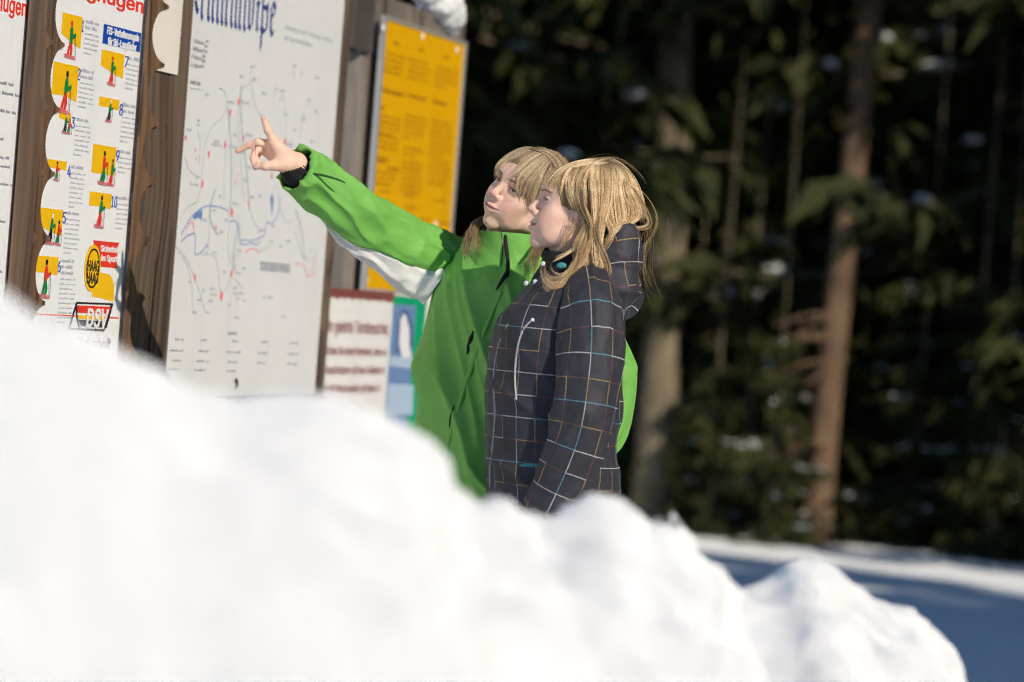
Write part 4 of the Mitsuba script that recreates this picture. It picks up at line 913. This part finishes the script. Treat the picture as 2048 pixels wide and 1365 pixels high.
# hair: a close cap under many strands
def hair_cap(M, key, parent_col, back=.0, fore=74, seed=1):
    F = Field((-.135, -.11, -.11), (.115, .11, .152), 0.003)
    mm = lambda *a: V(*a) / 1000
    F.F = F.ell(mm(-11, 0, 43), mm(99, 81, 87)); F.add(F.ell(mm(48, 0, 40), mm(43, 61, 43)), .015)
    F.add(F.ell(mm(-40, 0, -25), mm(55, 72, 75)), .03)
    F.cut(F.ell(mm(100, 0, -16), mm(63, 74, 80)), .008)
    F.cut(F.ell(mm(45, 0, -60), mm(62, 80, 60)), .02)
    m = F.mesh(2); v = m.vertices
    m.vertices = v + m.vertex_normals * (meshkit.fbm(np.stack([v[:, 0] * 60, v[:, 1] * 60, v[:, 2] * 8], 1), 2)[:, None] - .5) * .008
    return place(m, M)
def hair_pt(M, yh):
    R, o = M[:3, :3], M[:3, 3]; c = o + R @ V(-.012, 0, .040); r = V(.109, .093, .0995)
    def pt(px, py, off=None):
        if off is not None: return at(px, py, yh + off)
        d = FWD + RGT * (px - 1024) / FOCAL - UPV * (py - 682.5) / FOCAL
        q0, q1 = (R.T @ (CAM - c)) / r, (R.T @ d) / r
        A_, B_, C_ = q1 @ q1, q0 @ q1, q0 @ q0 - 1
        D = B_ * B_ - A_ * C_
        t = (-B_ - math.sqrt(max(D, 0))) / A_
        return CAM + d * t
    return pt
cap_col = lambda m, a, b: np.array(a) + (np.array(b) - np.array(a)) * meshkit.fbm(np.array(m.vertices) * V(70, 70, 12), 3)[:, None]
hc = hair_cap(M, G, None)
HG = obj('hair', hc, 'mat_hair', G, smooth=True, color=cap_col(hc, (.15, .095, .05), (.30, .20, .11)), label='straight ash blond hair with a fringe')
pg = hair_pt(M, YG)
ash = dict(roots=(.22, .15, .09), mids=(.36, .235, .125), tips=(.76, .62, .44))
fg = [([(1072, 296), (1038, 299), (1011, 315), (993, 335), (989, 352)], [(1105, 309), (1075, 315), (1053, 333), (1033, 352), (1014, 364)], 560, .004, 1.0),
      ([(1097, 305), (1073, 320), (1049, 337), (1034, 352), (1030, 370), (1034, 392)], [(1120, 314), (1100, 326), (1083, 347), (1070, 367), (1062, 385), (1055, 404)], 520, .004, 1.0),
      ([(1065, 295), (1090, 299), (1115, 312), (1132, 335)], [(1058, 299), (1085, 306), (1105, 322), (1118, 350)], 200, .004, 1.0),
      ([(1106, 314), (1090, 335), (1076, 362), (1064, 395), (1062, 420)], [(1135, 330), (1130, 360), (1125, 400), (1120, 440), (1115, 480)], 460, .005, 1.0)]
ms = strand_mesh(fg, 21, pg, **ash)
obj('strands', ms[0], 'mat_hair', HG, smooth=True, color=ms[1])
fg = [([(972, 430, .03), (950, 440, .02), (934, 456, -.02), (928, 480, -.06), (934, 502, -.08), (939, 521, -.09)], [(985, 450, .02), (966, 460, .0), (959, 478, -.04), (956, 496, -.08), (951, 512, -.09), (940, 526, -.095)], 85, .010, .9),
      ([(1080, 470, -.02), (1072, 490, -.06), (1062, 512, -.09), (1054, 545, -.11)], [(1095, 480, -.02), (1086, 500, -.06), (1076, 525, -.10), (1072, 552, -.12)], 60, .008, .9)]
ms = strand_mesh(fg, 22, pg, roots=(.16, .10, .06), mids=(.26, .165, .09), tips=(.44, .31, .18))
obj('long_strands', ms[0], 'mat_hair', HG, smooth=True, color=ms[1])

# ===================================================== the woman in the plaid jacket (nearer, looking up)
YP = 9.50
Q = 'person_001'
Fp, Up = IM(-.95, .31, .13), IM(.31, .95, .02)
M, hm, _ = make_person(Q, '', (1155, 432), YP, Fp, Up, 1.0, 0.8)
nP, hP = at(1150, 545, YP), at(1095, 1120, YP)
LP = unit(IM(.04, 0, 1) * V(1, 1, 0)); FP = unit(np.cross(LP, V(0, 0, 1)))
body = body_underneath(nP, hP, [nP - LP * .17 - V(0, 0, .05), nP + LP * .17 - V(0, 0, .05)], .1)
arms = []
for y0 in (9.32, 9.68):
    arms.append(arm_underneath([at(1172, 640, y0), at(1166, 850, y0), at(1085, 1050, y0), at(1062, 1100, y0)], [.04, .036, .03, .025]))
    F = Field(at(1000, 1040, y0) + V(0, -.06, -.22), at(1100, 1040, y0) + V(0.02, .06, .02), .0022)
    F.F = F.cone(at(1070, 1080, y0), at(1050, 1120, y0), .024, .028)
    for q in range(4):
        dy = (q - 1.5) * .019
        F.add(F.cone(at(1052, 1115, y0 + dy), at(1038, 1155, y0 + dy), .0105, .0095), .004); F.add(F.cone(at(1038, 1155, y0 + dy), at(1034, 1195 - 6 * abs(q - 1.3), y0 + dy * .9), .0092, .007), .003)
    F.add(F.cone(at(1052, 1095, y0 - .02), at(1028, 1125, y0 - .035), .012, .009), .006); F.add(F.cone(at(1028, 1125, y0 - .035), at(1016, 1148, y0 - .035), .009, .0075), .003)
    arms.append(F.mesh(1))
skin_join(Q, [place(hm, M), body] + arms, M, mouth=(1.0, .9), label='smiling woman in dark plaid ski jacket with wavy blond hair, looking up to the left', cat='person')
eyes_and_brows(Q, M, 'mat_brow', 4, (1, -.05, .2), hm)
obj('teeth', place(trimesh.creation.icosphere(3, 1.0).apply_scale([.010, .019, .0055]), M @ frame(V(.0835, 0, -.0505), V(1, 0, 0), V(0, 1, 0), V(0, 0, 1))), 'mat_teeth', Q, smooth=True)

def plaid_disp(th, v, P):
    a = ridge(meshkit.noise(np.stack([P[..., 2] * 12 + P[..., 0] * 7, P[..., 0] * 5, P[..., 1] * 5 + 2], -1), 4))
    c = meshkit.fbm(P * 7, 3, 6) - .5
    return .010 * (a ** 2.5 - .35) + .014 * c
rows = [(1190, 1090, 150, .205), (1090, 1098, 140, .20), (1000, 1107, 131, .19), (900, 1106, 131, .185), (800, 1106, 134, .185), (720, 1111, 133, .19), (650, 1122, 126, .192), (615, 1132, 110, .188), (585, 1142, 92, .16), (562, 1147, 78, .118), (545, 1150, 66, .09)]
pc = [at(cx, py, YP) for py, cx, _, _ in rows]
C = resample(pc, 150); d0 = np.r_[0, np.cumsum([np.linalg.norm(pc[i + 1] - pc[i]) for i in range(len(pc) - 1)])]; d0 /= d0[-1]
aa = PchipInterpolator(d0, [r[3] for r in rows])(tt); bb = PchipInterpolator(d0, [r[2] * YP / FOCAL for r in rows])(tt)
TP = loft(C, np.repeat(LP[None], 150, 0), np.repeat(FP[None], 150, 0), aa, bb, 180, 2.15, plaid_disp, seam=math.pi + .2)
JP = put('jacket', TP, 'mat_plaid', Q, label='dark grey jacket with thin white, yellow, blue and red check lines')
put('sleeve', limb([at(1176, 572, 9.40), at(1180, 612, 9.345), at(1181, 700, 9.30), at(1172, 790, 9.285), at(1160, 860, 9.28), at(1130, 945, 9.285), at(1088, 1035, 9.30), at(1070, 1070, 9.305)], [.050, .072, .076, .074, .070, .066, .060, .055, .052], 130, 96, disp=sleeve_disp(.0085, 15, 7), inner=.05), 'mat_plaid', JP)
put('sleeve', limb([at(1176, 572, 9.60), at(1180, 612, 9.655), at(1176, 700, 9.70), at(1165, 860, 9.71), at(1095, 1045, 9.70), at(1075, 1080, 9.70)], [.05, .070, .072, .066, .056, .05], 80, 64, disp=sleeve_disp(.008, 16), inner=.05), 'mat_plaid', JP)
# hood, bunched up behind the neck
def hood():
    F = Field(at(1060, 400, YP) + V(0, -.2, -.30), at(1310, 400, YP) + V(.05, .2, .04), 0.0055)
    c = lambda px, py, d=0: at(px, py, YP + d)
    R = (IM(.05, 0, 1), IM(1, -.12, 0), IM(.12, 1, 0))
    for s in (-1, 1):
        F.add(F.cone(c(1232, 476, .05 * s), c(1226, 560, .075 * s), .038, .046), .03)
        F.add(F.cone(c(1232, 575, .085 * s), c(1150, 590, .10 * s), .040, .030), .03)
        F.add(F.cone(c(1150, 590, .10 * s), c(1085, 582, .065 * s), .026, .020), .02)
    F.add(F.ell(c(1231, 528), V(.105, .048, .100), R), .02)
    F.add(F.ell(c(1234, 596), V(.120, .046, .040), R), .012)
    F.cut(F.cone(c(1195, 440), c(1185, 560), .060, .050), .02)
    F.cut(F.cone(c(1140, 480), c(1140, 620), .062, .058), .01)
    m = F.mesh(2); v = np.array(m.vertices)
    m.vertices = v + m.vertex_normals * (.024 * (ridge(meshkit.noise(np.stack([v[:, 2] * 20 + v[:, 0] * 12, v[:, 0] * 10, v[:, 1] * 9], 1), 3)) ** 2 - .35) + .010 * (meshkit.fbm(v * 16, 2) - .5))[:, None]
    o = at(1165, 540, YP); th = np.arctan2((v - o) @ -FWD, (v - o) @ RGT)
    uv = np.stack([(v - o) @ unit(IM(.55, .05, -.25)) * 1.15 + .012, (v - o) @ IM(-.14, 1, 0)], 1)
    return m, uv
put('hood', hood(), 'mat_plaid', JP)
fr = math.pi / 2
collar([(at(1128, 590, YP), .098, .092), (at(1136, 555, YP), .084, .080), (at(1142, 525, YP), .074, .070), (at(1142, 506, YP), .070, .068)], 'mat_black_fabric', 'collar', JP, fr, .12, Ld=LP, Fd=FP)
for a, b, d in ((1086, 528, -.052), (1070, 564, -.060), (1052, 567, -.02)):
    e = trimesh.creation.icosphere(2, 1.0); e.apply_scale([.006, .006, .003]); n_ = IM(-.55, .15, .8)
    x_ = unit(np.cross(n_, V(0, 0, 1))); obj('snap', place(e, frame(at(a, b, YP + d - .018), x_, np.cross(n_, x_), n_)), 'mat_snap', JP, smooth=True)
e = trimesh.creation.icosphere(3, 1.0); e.apply_scale([.012, .005, .007]); e.vertices += (meshkit.fbm(e.vertices * 60, 2)[:, None] - .5) * .004
obj('cord_stopper', place(e, frame(at(1124, 531, YP - .112), IM(1, 0, 0), -IM(0, 0, 1), IM(0, 1, 0))), 'mat_teal', JP, smooth=True)
obj('hood_cord', tube(on_cloth(TP[0], [(1066, 640), (1050, 652), (1036, 690), (1030, 740), (1031, 785), (1034, 806)], 40, .003), .0022, 8), 'mat_piping', JP, smooth=True)
obj('cord_end', place(trimesh.creation.icosphere(2, .0045), frame(on_cloth(TP[0], [(1064, 641), (1066, 640)], 3, .004)[1], V(1, 0, 0), V(0, 1, 0), V(0, 0, 1))), 'mat_snap', JP, smooth=True)
obj('front_piping', tube(on_cloth(TP[0], [(1022, 640), (1002, 672), (990, 720), (986, 765), (991, 810), (991, 845), (983, 900), (979, 950), (981, 985)], 60, .002), .0017, 8), 'mat_piping', JP, smooth=True)
e = tube(on_cloth(TP[0], [(1030, 932), (1045, 931), (1070, 931), (1086, 932)], 20, .0), [.001, .0045, .0055, .003], 10)
obj('pocket_zip', e, 'mat_teal', JP, smooth=True, label='teal pocket zip')
boots_and_trousers(Q, hP - V(0, 0, .05), LP, FP)

hc = hair_cap(M, Q, None)
HP = obj('hair', hc, 'mat_hair', Q, smooth=True, color=cap_col(hc, (.15, .085, .035), (.34, .21, .09)), label='wavy golden blond hair')
pp = hair_pt(M, YP)
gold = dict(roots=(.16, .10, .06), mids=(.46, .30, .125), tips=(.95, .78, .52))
fp = [([(1204, 317), (1157, 322), (1117, 340), (1097, 364), (1087, 390)], [(1218, 322), (1171, 331), (1140, 343), (1130, 366), (1124, 392)], 330, .003, 1.0),
      ([(1160, 322), (1141, 335), (1131, 362), (1135, 392), (1142, 410)], [(1223, 320), (1190, 330), (1171, 361), (1172, 400), (1176, 425)], 420, .004, 1.0),
      ([(1195, 318), (1181, 332), (1178, 370), (1181, 405), (1185, 432)], [(1235, 326), (1236, 345), (1234, 380), (1226, 415), (1215, 440)], 620, .004, 1.0),
      ([(1218, 322), (1232, 340), (1240, 370), (1236, 405), (1226, 440)], [(1240, 326), (1266, 352), (1282, 395), (1282, 420), (1268, 447)], 520, .004, 1.0),
      ([(1204, 315), (1246, 330), (1272, 362), (1284, 400), (1288, 436)], [(1190, 318), (1238, 334), (1264, 366), (1274, 400), (1276, 438)], 260, .004, 1.0)]
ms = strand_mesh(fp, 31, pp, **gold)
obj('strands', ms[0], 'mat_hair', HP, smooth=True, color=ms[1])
A0 = lambda *q: list(q)
fp = [(A0((1150, 327), (1139, 350), (1134, 384, -.076), (1142, 408, -.078), (1158, 430, -.086), (1172, 452, -.096), (1172, 480, -.104), (1157, 512, -.120), (1138, 545, -.128), (1118, 560, -.130), (1102, 555, -.128), (1098, 537, -.122)),
       A0((1176, 322), (1169, 350), (1170, 390, -.106), (1174, 415, -.110), (1183, 438, -.114), (1187, 462, -.116), (1182, 490, -.118), (1166, 526, -.124), (1143, 560, -.132), (1113, 587, -.136), (1094, 578, -.132), (1088, 556, -.124)), 200, .0045, 1.0),
      (A0((1180, 322), (1178, 350), (1181, 400, -.106), (1185, 438, -.112), (1187, 470, -.114), (1188, 510, -.118), (1190, 535, -.124), (1180, 554, -.130), (1160, 561, -.134)),
       A0((1222, 322), (1224, 350), (1222, 400, -.096), (1211, 440, -.106), (1203, 478, -.112), (1203, 506, -.118), (1211, 535, -.124), (1209, 558, -.130), (1190, 573, -.136)), 330, .004, 1.0),
      (A0((1200, 322), (1210, 355), (1208, 395, -.101), (1206, 440, -.107), (1219, 459, -.108), (1217, 483, -.110), (1203, 500, -.112)), A0((1238, 326), (1258, 352), (1270, 390, -.074), (1284, 428, -.060), (1268, 444, -.072), (1246, 442, -.090), (1228, 454, -.102)), 330, .003, 1.0),
      (A0((1165, 440, -.105), (1160, 462, -.100), (1150, 480, -.096), (1150, 512, -.100), (1190, 500, -.1)), A0((1200, 440, -.100), (1196, 470, -.100), (1188, 500, -.100), (1180, 530, -.105), (1205, 520, -.1)), 260, .004, 1.0),
      (A0((1145, 430, -.090), (1131, 462, -.080), (1127, 480, -.076), (1131, 496, -.074)), A0((1150, 440, -.092), (1142, 470, -.082), (1131, 486, -.078), (1133, 492, -.076)), 14, .002, .9),
      (A0((1168, 470, -.1), (1150, 492, -.1), (1125, 508, -.104), (1108, 516, -.1)), A0((1172, 490, -.1), (1150, 500, -.1), (1122, 514, -.104), (1102, 523, -.1)), 22, .002, .9)]
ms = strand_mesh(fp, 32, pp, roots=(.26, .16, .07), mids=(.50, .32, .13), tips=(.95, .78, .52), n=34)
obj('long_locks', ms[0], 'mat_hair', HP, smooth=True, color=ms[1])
fp = [(A0((1268, 430, .02), (1282, 470, .04), (1276, 530, .05), (1290, 560, .05), (1297, 578, .05)), A0((1288, 425, .02), (1299, 480, .04), (1288, 545, .05), (1300, 590, .05), (1306, 604, .05)), 13, .014, .6),
      (A0((1265, 362, -.03), (1296, 395, -.02), (1312, 430, 0), (1300, 470, .02), (1276, 505, .03), (1266, 530, .03)), A0((1268, 366, -.03), (1302, 408, -.02), (1315, 445, 0), (1305, 475, .02), (1281, 500, .03), (1274, 520, .03)), 6, .003, .8),
      ([(1150, 328), (1176, 313, 0), (1208, 305, 0), (1240, 309, 0)], [(1200, 317), (1240, 319, 0), (1272, 344, 0), (1290, 380, 0)], 14, .005, .4),
      ([(1080, 345), (1076, 365, -.02), (1080, 385, -.03)], [(1150, 330), (1112, 345), (1100, 392)], 12, .004, .5),
      (A0((1165, 470, -.120), (1150, 520, -.132), (1128, 556, -.138), (1102, 566, -.138), (1090, 546, -.132), (1096, 524, -.124)), A0((1176, 470, -.122), (1162, 525, -.136), (1136, 570, -.142), (1104, 580, -.142), (1084, 556, -.136), (1084, 530, -.126)), 14, .004, .9),
      (A0((1192, 440, -.115), (1200, 500, -.124), (1214, 545, -.130), (1204, 570, -.134), (1176, 574, -.136)), A0((1200, 440, -.115), (1210, 500, -.124), (1222, 540, -.128), (1212, 574, -.132), (1180, 582, -.136)), 30, .003, .9),
      (A0((1262, 372, -.06), (1286, 418, -.05), (1296, 446, -.045), (1272, 453, -.065), (1240, 459, -.095)), A0((1268, 378, -.06), (1292, 418, -.045), (1299, 452, -.04), (1270, 460, -.065), (1236, 466, -.095)), 20, .003, .8)]
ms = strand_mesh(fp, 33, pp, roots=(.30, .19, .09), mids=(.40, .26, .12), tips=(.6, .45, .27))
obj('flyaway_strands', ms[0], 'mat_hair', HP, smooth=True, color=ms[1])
# ------------------------------------------------------------------ the spruce forest behind
def needle_col(p, n, uv):
    return mix((0.014, 0.022, 0.008), (0.070, 0.074, 0.023), fbm(p.x * 2.2, p.y * 2.2, p.z * 2.2, 3))
bsdf('mat_needles', mikit.proc(needle_col), 0.7, 0.2)
def bark_col(p, n, uv):
    c = mix((0.11, 0.09, 0.06), (0.33, 0.275, 0.185), fbm(p.x * 14, p.y * 14, p.z * 5, 3))
    return mix(c, (0.065, 0.066, 0.035), 0.75 * smoothstep(0.5, 0.68, fbm(p.x * 5, p.y * 5, p.z * 1.7 + 3.0, 3)))
def bark_bump(p, n, uv): return fbm(p.x * 30, p.y * 30, p.z * 10, 3) * 0.03
bsdf('mat_bark', mikit.proc(bark_col), 0.9, 0.1, mikit.proc(bark_bump, 4e-3))
def bark2_col(p, n, uv):
    return mix((0.10, 0.065, 0.045), (0.25, 0.165, 0.105), fbm(p.x * 14, p.y * 14, p.z * 5, 3))
bsdf('mat_red_bark', mikit.proc(bark2_col), 0.9, 0.1, mikit.proc(bark_bump, 4e-3))
def trunk_mesh(rng, Ht, r, lean=(0, 0)):
    z = np.r_[-.3, 0, .15, .4, .9, 1.6, 2.4, 3.4, 4.8, 7, 10, Ht * .8, Ht]
    fl = np.interp(z, [-.3, 0, .15, .5, 1.2, Ht], [1.5, 1.35, 1.18, 1.05, 1.0, .12]) * r
    p = np.stack([lean[0] * z / Ht + .05 * np.sin(z * .7 + rng.uniform(0, 6)), lean[1] * z / Ht + .05 * np.sin(z * .6 + rng.uniform(0, 6)), z], 1)
    m = tubes(p[None], fl[None], 14)
    v = m.vertices; m.vertices = v + m.vertex_normals * (meshkit.fbm(v * V(9, 9, 3) + rng.uniform(0, 50), 3)[:, None] - .5) * r * .3
    return m, p
def cards(c, d, l, w, nrm):
    """bent diamond sprays: centre, direction, length, width, normal"""
    d = d / np.linalg.norm(d, axis=1, keepdims=True); s = np.cross(d, nrm); s /= np.linalg.norm(s, axis=1, keepdims=True) + 1e-9
    l, w = l[:, None], w[:, None]
    v = np.stack([c, c + d * l * .45 + s * w * .5 , c + d * l - V(0, 0, 1) * l * .22, c + d * l * .4 - s * w * .5], 1).reshape(-1, 3)
    i = np.arange(len(c))[:, None] * 4
    return v, np.vstack([i + [0, 1, 2], i + [0, 2, 3]])
def spruce(seed, Ht, r, bare, R, nb, per, snow=0.0, size=.42, droop=.45, azim=None, hi_scale=1.0):
    """-> trunk, crown (needle sprays and branch wood), snow, as meshes with the foot at the origin"""
    rng = np.random.default_rng(seed)
    tm, path = trunk_mesh(rng, Ht, r)
    V_, F_, n0 = [], [], 0; wood = []; sn = []
    zs = bare + (Ht - bare) * np.sort(rng.uniform(0, 1, nb) ** 1.5)
    for z in zs:
        u = (z - bare) / (Ht - bare); L = R * (1 - u) ** .8 * rng.uniform(.7, 1.1) + .15
        a = rng.uniform(0, 2 * math.pi) if azim is None else rng.choice(azim) + rng.normal(0, .35)
        h = V(math.cos(a), math.sin(a), 0)
        t = np.linspace(0, 1, 9)
        ax = V(0, 0, z) + h * L * t[:, None] + V(0, 0, 1) * (L * (-droop * t + .28 * droop * t ** 2 * 2.2))[:, None]
        wood.append((ax, .022 * (1 - u) + .008))
        k = max(6, int(per * (L / R) ** .7))
        tt = rng.uniform(.12, 1, k); c = np.stack([np.interp(tt, t, ax[:, q]) for q in range(3)], 1)
        side = np.cross(h, V(0, 0, 1)); sgn = rng.choice([-1, 1], k)
        d = h * rng.uniform(.3, 1.0, k)[:, None] + side * (sgn * rng.uniform(.2, 1.1, k))[:, None] + V(0, 0, 1) * rng.uniform(-.75, .1, k)[:, None]
        sz = size * (1 + 1.4 * u * hi_scale)
        v, f = cards(c + rng.normal(0, .05, (k, 3)), d, sz * rng.uniform(.6, 1.3, k), sz * .42 * rng.uniform(.6, 1.2, k), V(0, 0, 1) + rng.normal(0, .5, (k, 3)))
        V_.append(v); F_.append(f + n0); n0 += len(v)
        if snow and z < 6 and rng.random() < snow:
            for _ in range(rng.integers(1, 5)):
                q = rng.uniform(.35, 1); p = np.array([np.interp(q, t, ax[:, w]) for w in range(3)])
                e = trimesh.creation.icosphere(1, 1.0); e.apply_scale(V(rng.uniform(.04, .12), rng.uniform(.025, .06), rng.uniform(.015, .035)))
                e.apply_transform(trimesh.transformations.rotation_matrix(a, [0, 0, 1])); e.vertices += p + V(0, 0, .04); sn.append(e)
    nm = trimesh.Trimesh(np.vstack(V_), np.vstack(F_), process=False)
    wm = tubes(np.array([w[0] for w in wood]), np.array([w[1] * np.linspace(1, .25, 9) for w in wood]), 4)
    return tm, nm, wm, (cat_(sn) if sn else None)
def tree_dicts(args, bark='mat_bark'):
    tm, nm, wm, sm = spruce(**args)
    d = dict(trunk=mikit.ply(tm, bark, smooth=True), crown=mikit.ply(nm, 'mat_needles'), branches=mikit.ply(wm, bark, smooth=True))
    if sm is not None: d['snow'] = mikit.ply(sm, 'mat_snow', smooth=True)
    return d
def plant(d, x, y, rot=0.0, s=1.0, label=None, group=None, cat='tree', name='spruce_tree', z=0.0):
    key, n = name, 0
    while any(k == key or k.startswith(key + '__') for k in (key + '__trunk', key) if k in scene): n += 1; key = f'{name}_{n:03d}'
    z += 0.035 * max(0, y - 33)
    for part, m in d.items():
        scene[f'{key}__{part}'] = {**m, 'to_world': T().translate([float(x), float(y), float(z)]).rotate([0, 0, 1], float(rot)).scale(float(s))}
        if part in ('crown', 'snow', 'branches'): tag(f'{key}__{part}', kind='stuff')
    tag(key, label, cat, group)
    return key
X = lambda px, y: (px - 1024) / FOCAL * y
big = [tree_dicts(dict(seed=40 + i, Ht=h, r=r, bare=b, R=R, nb=95, per=46, snow=.25)) for i, (h, r, b, R) in enumerate([(20, .17, 2.6, 2.5), (18, .14, 1.8, 2.3), (22, .20, 3.4, 2.7), (17, .12, 1.2, 2.2)])]
tall = [tree_dicts(dict(seed=50 + i, Ht=h, r=r, bare=b, R=R, nb=60, per=46)) for i, (h, r, b, R) in enumerate([(21, .15, 5.5, 2.4), (19, .13, 4.8, 2.2), (23, .19, 6.5, 2.6)])]
young = [tree_dicts(dict(seed=60 + i, Ht=h, r=.04, bare=.15, R=R, nb=46, per=34, snow=.3, size=.30, hi_scale=.2)) for i, (h, R) in enumerate([(3.6, 1.0), (2.6, .8), (4.6, 1.25)])]
rng = np.random.default_rng(77)
# the trees that the photograph lets one tell apart
lit1 = tree_dicts(dict(seed=71, Ht=21, r=.118, bare=4.1, R=1.9, nb=74, per=46))
plant(lit1, X(1312, 26), 26, label='pale sunlit spruce trunk right behind the woman in the plaid jacket', cat='tree')
lit2 = tree_dicts(dict(seed=72, Ht=18, r=.085, bare=3.6, R=1.9, nb=60, per=40), 'mat_red_bark')
k2 = plant(lit2, X(1672, 25.6), 25.6, label='thin spruce with sunlit reddish trunk and dead side twigs, right of the women', cat='tree')
tw = []
for q in range(18):
    z = 1.33 + (650 - rng.uniform(600, 960)) / FOCAL * 25.6; L = rng.uniform(.25, .55); a = math.pi + rng.normal(0, .5)
    b = V(X(1672, 25.6), 25.6, z); tw.append([b, b + V(math.cos(a) * L * .5, math.sin(a) * L * .5 - .1, -.02), b + V(math.cos(a) * L, math.sin(a) * L - .15, -.10)])
obj('dead_twigs', tubes(np.array(tw), np.array([[.018, .014, .006]]).repeat(len(tw), 0), 5), 'mat_red_bark', k2, smooth=True, kind='stuff')
plant(tall[1], X(1172, 31), 31, 40, .95, label='spruce with a few sunlit boughs just above the two heads')
plant(big[3], X(1540, 27.5), 27.5, 10, .8, label='slim spruce in the shade left of the reddish trunk')
plant(tall[2], X(1850, 30), 30, 200, 1.0, label='thick dark trunk in full shade right of the reddish trunk')
edge = tree_dicts(dict(seed=75, Ht=19, r=.15, bare=1.7, R=2.6, nb=110, per=60, snow=1.0, size=.34, azim=[math.pi, math.pi * 1.25, math.pi * 1.5, math.pi * .9]))
plant(edge, X(2090, 27), 27, label='spruce at the right picture edge with snow lumps on its drooping boughs')
plant(young[0], X(1455, 28), 28, 0, .8, label='young olive green spruce between the two sunlit trunks')
plant(young[2], X(1585, 29.5), 29.5, 120, .8, label='taller young spruce just left of the reddish trunk')
plant(young[1], X(1770, 27.0), 27.0, 30, .9, label='young spruce with snow lumps close right of the reddish trunk')
for i, (px, y, s) in enumerate([(1395, 26.4, .42), (1440, 25.6, .36), (1500, 26.2, .45), (1560, 25.2, .34), (1740, 26.9, .40), (1850, 26.0, .48), (1960, 25.8, .46), (2015, 25.2, .42), (1345, 27.6, .5), (2060, 26.4, .5)]):
    plant(young[i % 3], X(px, y), y, i * 77, s, 'small young spruce at the foot of the forest edge, half in the shade', 'small young spruces along the forest edge')
# the dark rest
def clear(x, y):
    """keeps the stems out of the clearing and the sun's way to the women, the boards and the two lit trunks"""
    if y < 21 and x < 5.5 + .2 * (21 - y): return False
    for cx, cy, w in ((0, 9.8, 3.6), (-.6, 11.5, 3.6), (.2, 6, 3.2), (X(1312, 26), 26, 2.6), (X(1672, 25.6), 25.6, 2.1)):
        d = unit(SUN * V(1, 1, 0)); q = V(x - cx, y - cy, 0)
        if q @ d > .5 and abs(q[0] * d[1] - q[1] * d[0]) < w and q @ d < 42: return False
    return True
placed = [(X(1312, 26), 26), (X(1672, 25.6), 25.6), (X(1172, 31), 31), (X(1540, 27.5), 27.5), (X(1850, 30), 30), (X(2090, 27), 27)]
def fill(n, xr, yr, gap, kinds, smin, smax, label, group, young_=False):
    c = 0
    for _ in range(n * 40):
        if c >= n: break
        x, y = rng.uniform(*xr), rng.uniform(*yr)
        if not clear(x, y) or min(math.hypot(x - a, y - b) for a, b in placed) < gap: continue
        if y < 33 and -1.2 < (x * FOCAL / y + 1024 - 1312) / 100 < .9 and y < 26: continue
        placed.append((x, y)); c += 1
        plant(kinds[rng.integers(len(kinds))], x, y, rng.uniform(0, 360), rng.uniform(smin, smax), label, group)
fill(26, (-7, 9), (24.5, 34), 1.5, big + tall, .85, 1.15, 'dark spruce in the shaded forest behind the clearing', 'shaded spruces behind the clearing')
fill(46, (-11, 14), (34, 52), 1.6, big, .85, 1.2, 'dark spruce in the shaded forest behind the clearing', 'shaded spruces behind the clearing')
fill(54, (5, 24), (1, 26), 1.9, big, .9, 1.2, 'tall spruce beside the clearing, to the right', 'spruces beside the clearing')
far = []
for i in range(40):
    tm, nm, wm, _ = None, None, None, None
fm = []
for i, (sd, Ht, R) in enumerate([(81, 13, 3.0), (82, 15, 3.2)]):
    _, nm, wm, _ = spruce(sd, Ht, .12, .2, R, 120, 40, size=.75, hi_scale=.5); fm.append((nm, wm))
for q in range(64):
    nm, wm = fm[q % 2]; a = rng.uniform(0, 6.28); M_ = trimesh.transformations.rotation_matrix(a, [0, 0, 1]); M_[:3, 3] = (-16 + (q % 32) * 1.05 + rng.normal(0, .3), 54 + 4 * (q // 32) + rng.normal(0, .6), .035 * 22)
    far.append(place(nm, M_))
obj('far_forest', cat_(far), 'mat_needles', kind='stuff', label='dense dark forest closing the view behind the nearer spruces', cat='forest')

# fine print, strands and lashes: pieces too small to pick apart
for k_ in list(scene):
    if k_.rsplit('__', 1)[-1].rstrip('_0123456789') in ('small_print', 'bold_print', 'legend_print', 'place_names', 'lettering', 'grey_routes', 'blue_routes', 'teal_routes', 'red_routes', 'strands', 'long_strands', 'long_locks', 'flyaway_strands', 'eyelashes', 'eyebrow', 'subtitle', 'heading', 'title', 'slogan', 'caption', 'number'):
        tag(k_, kind='stuff')
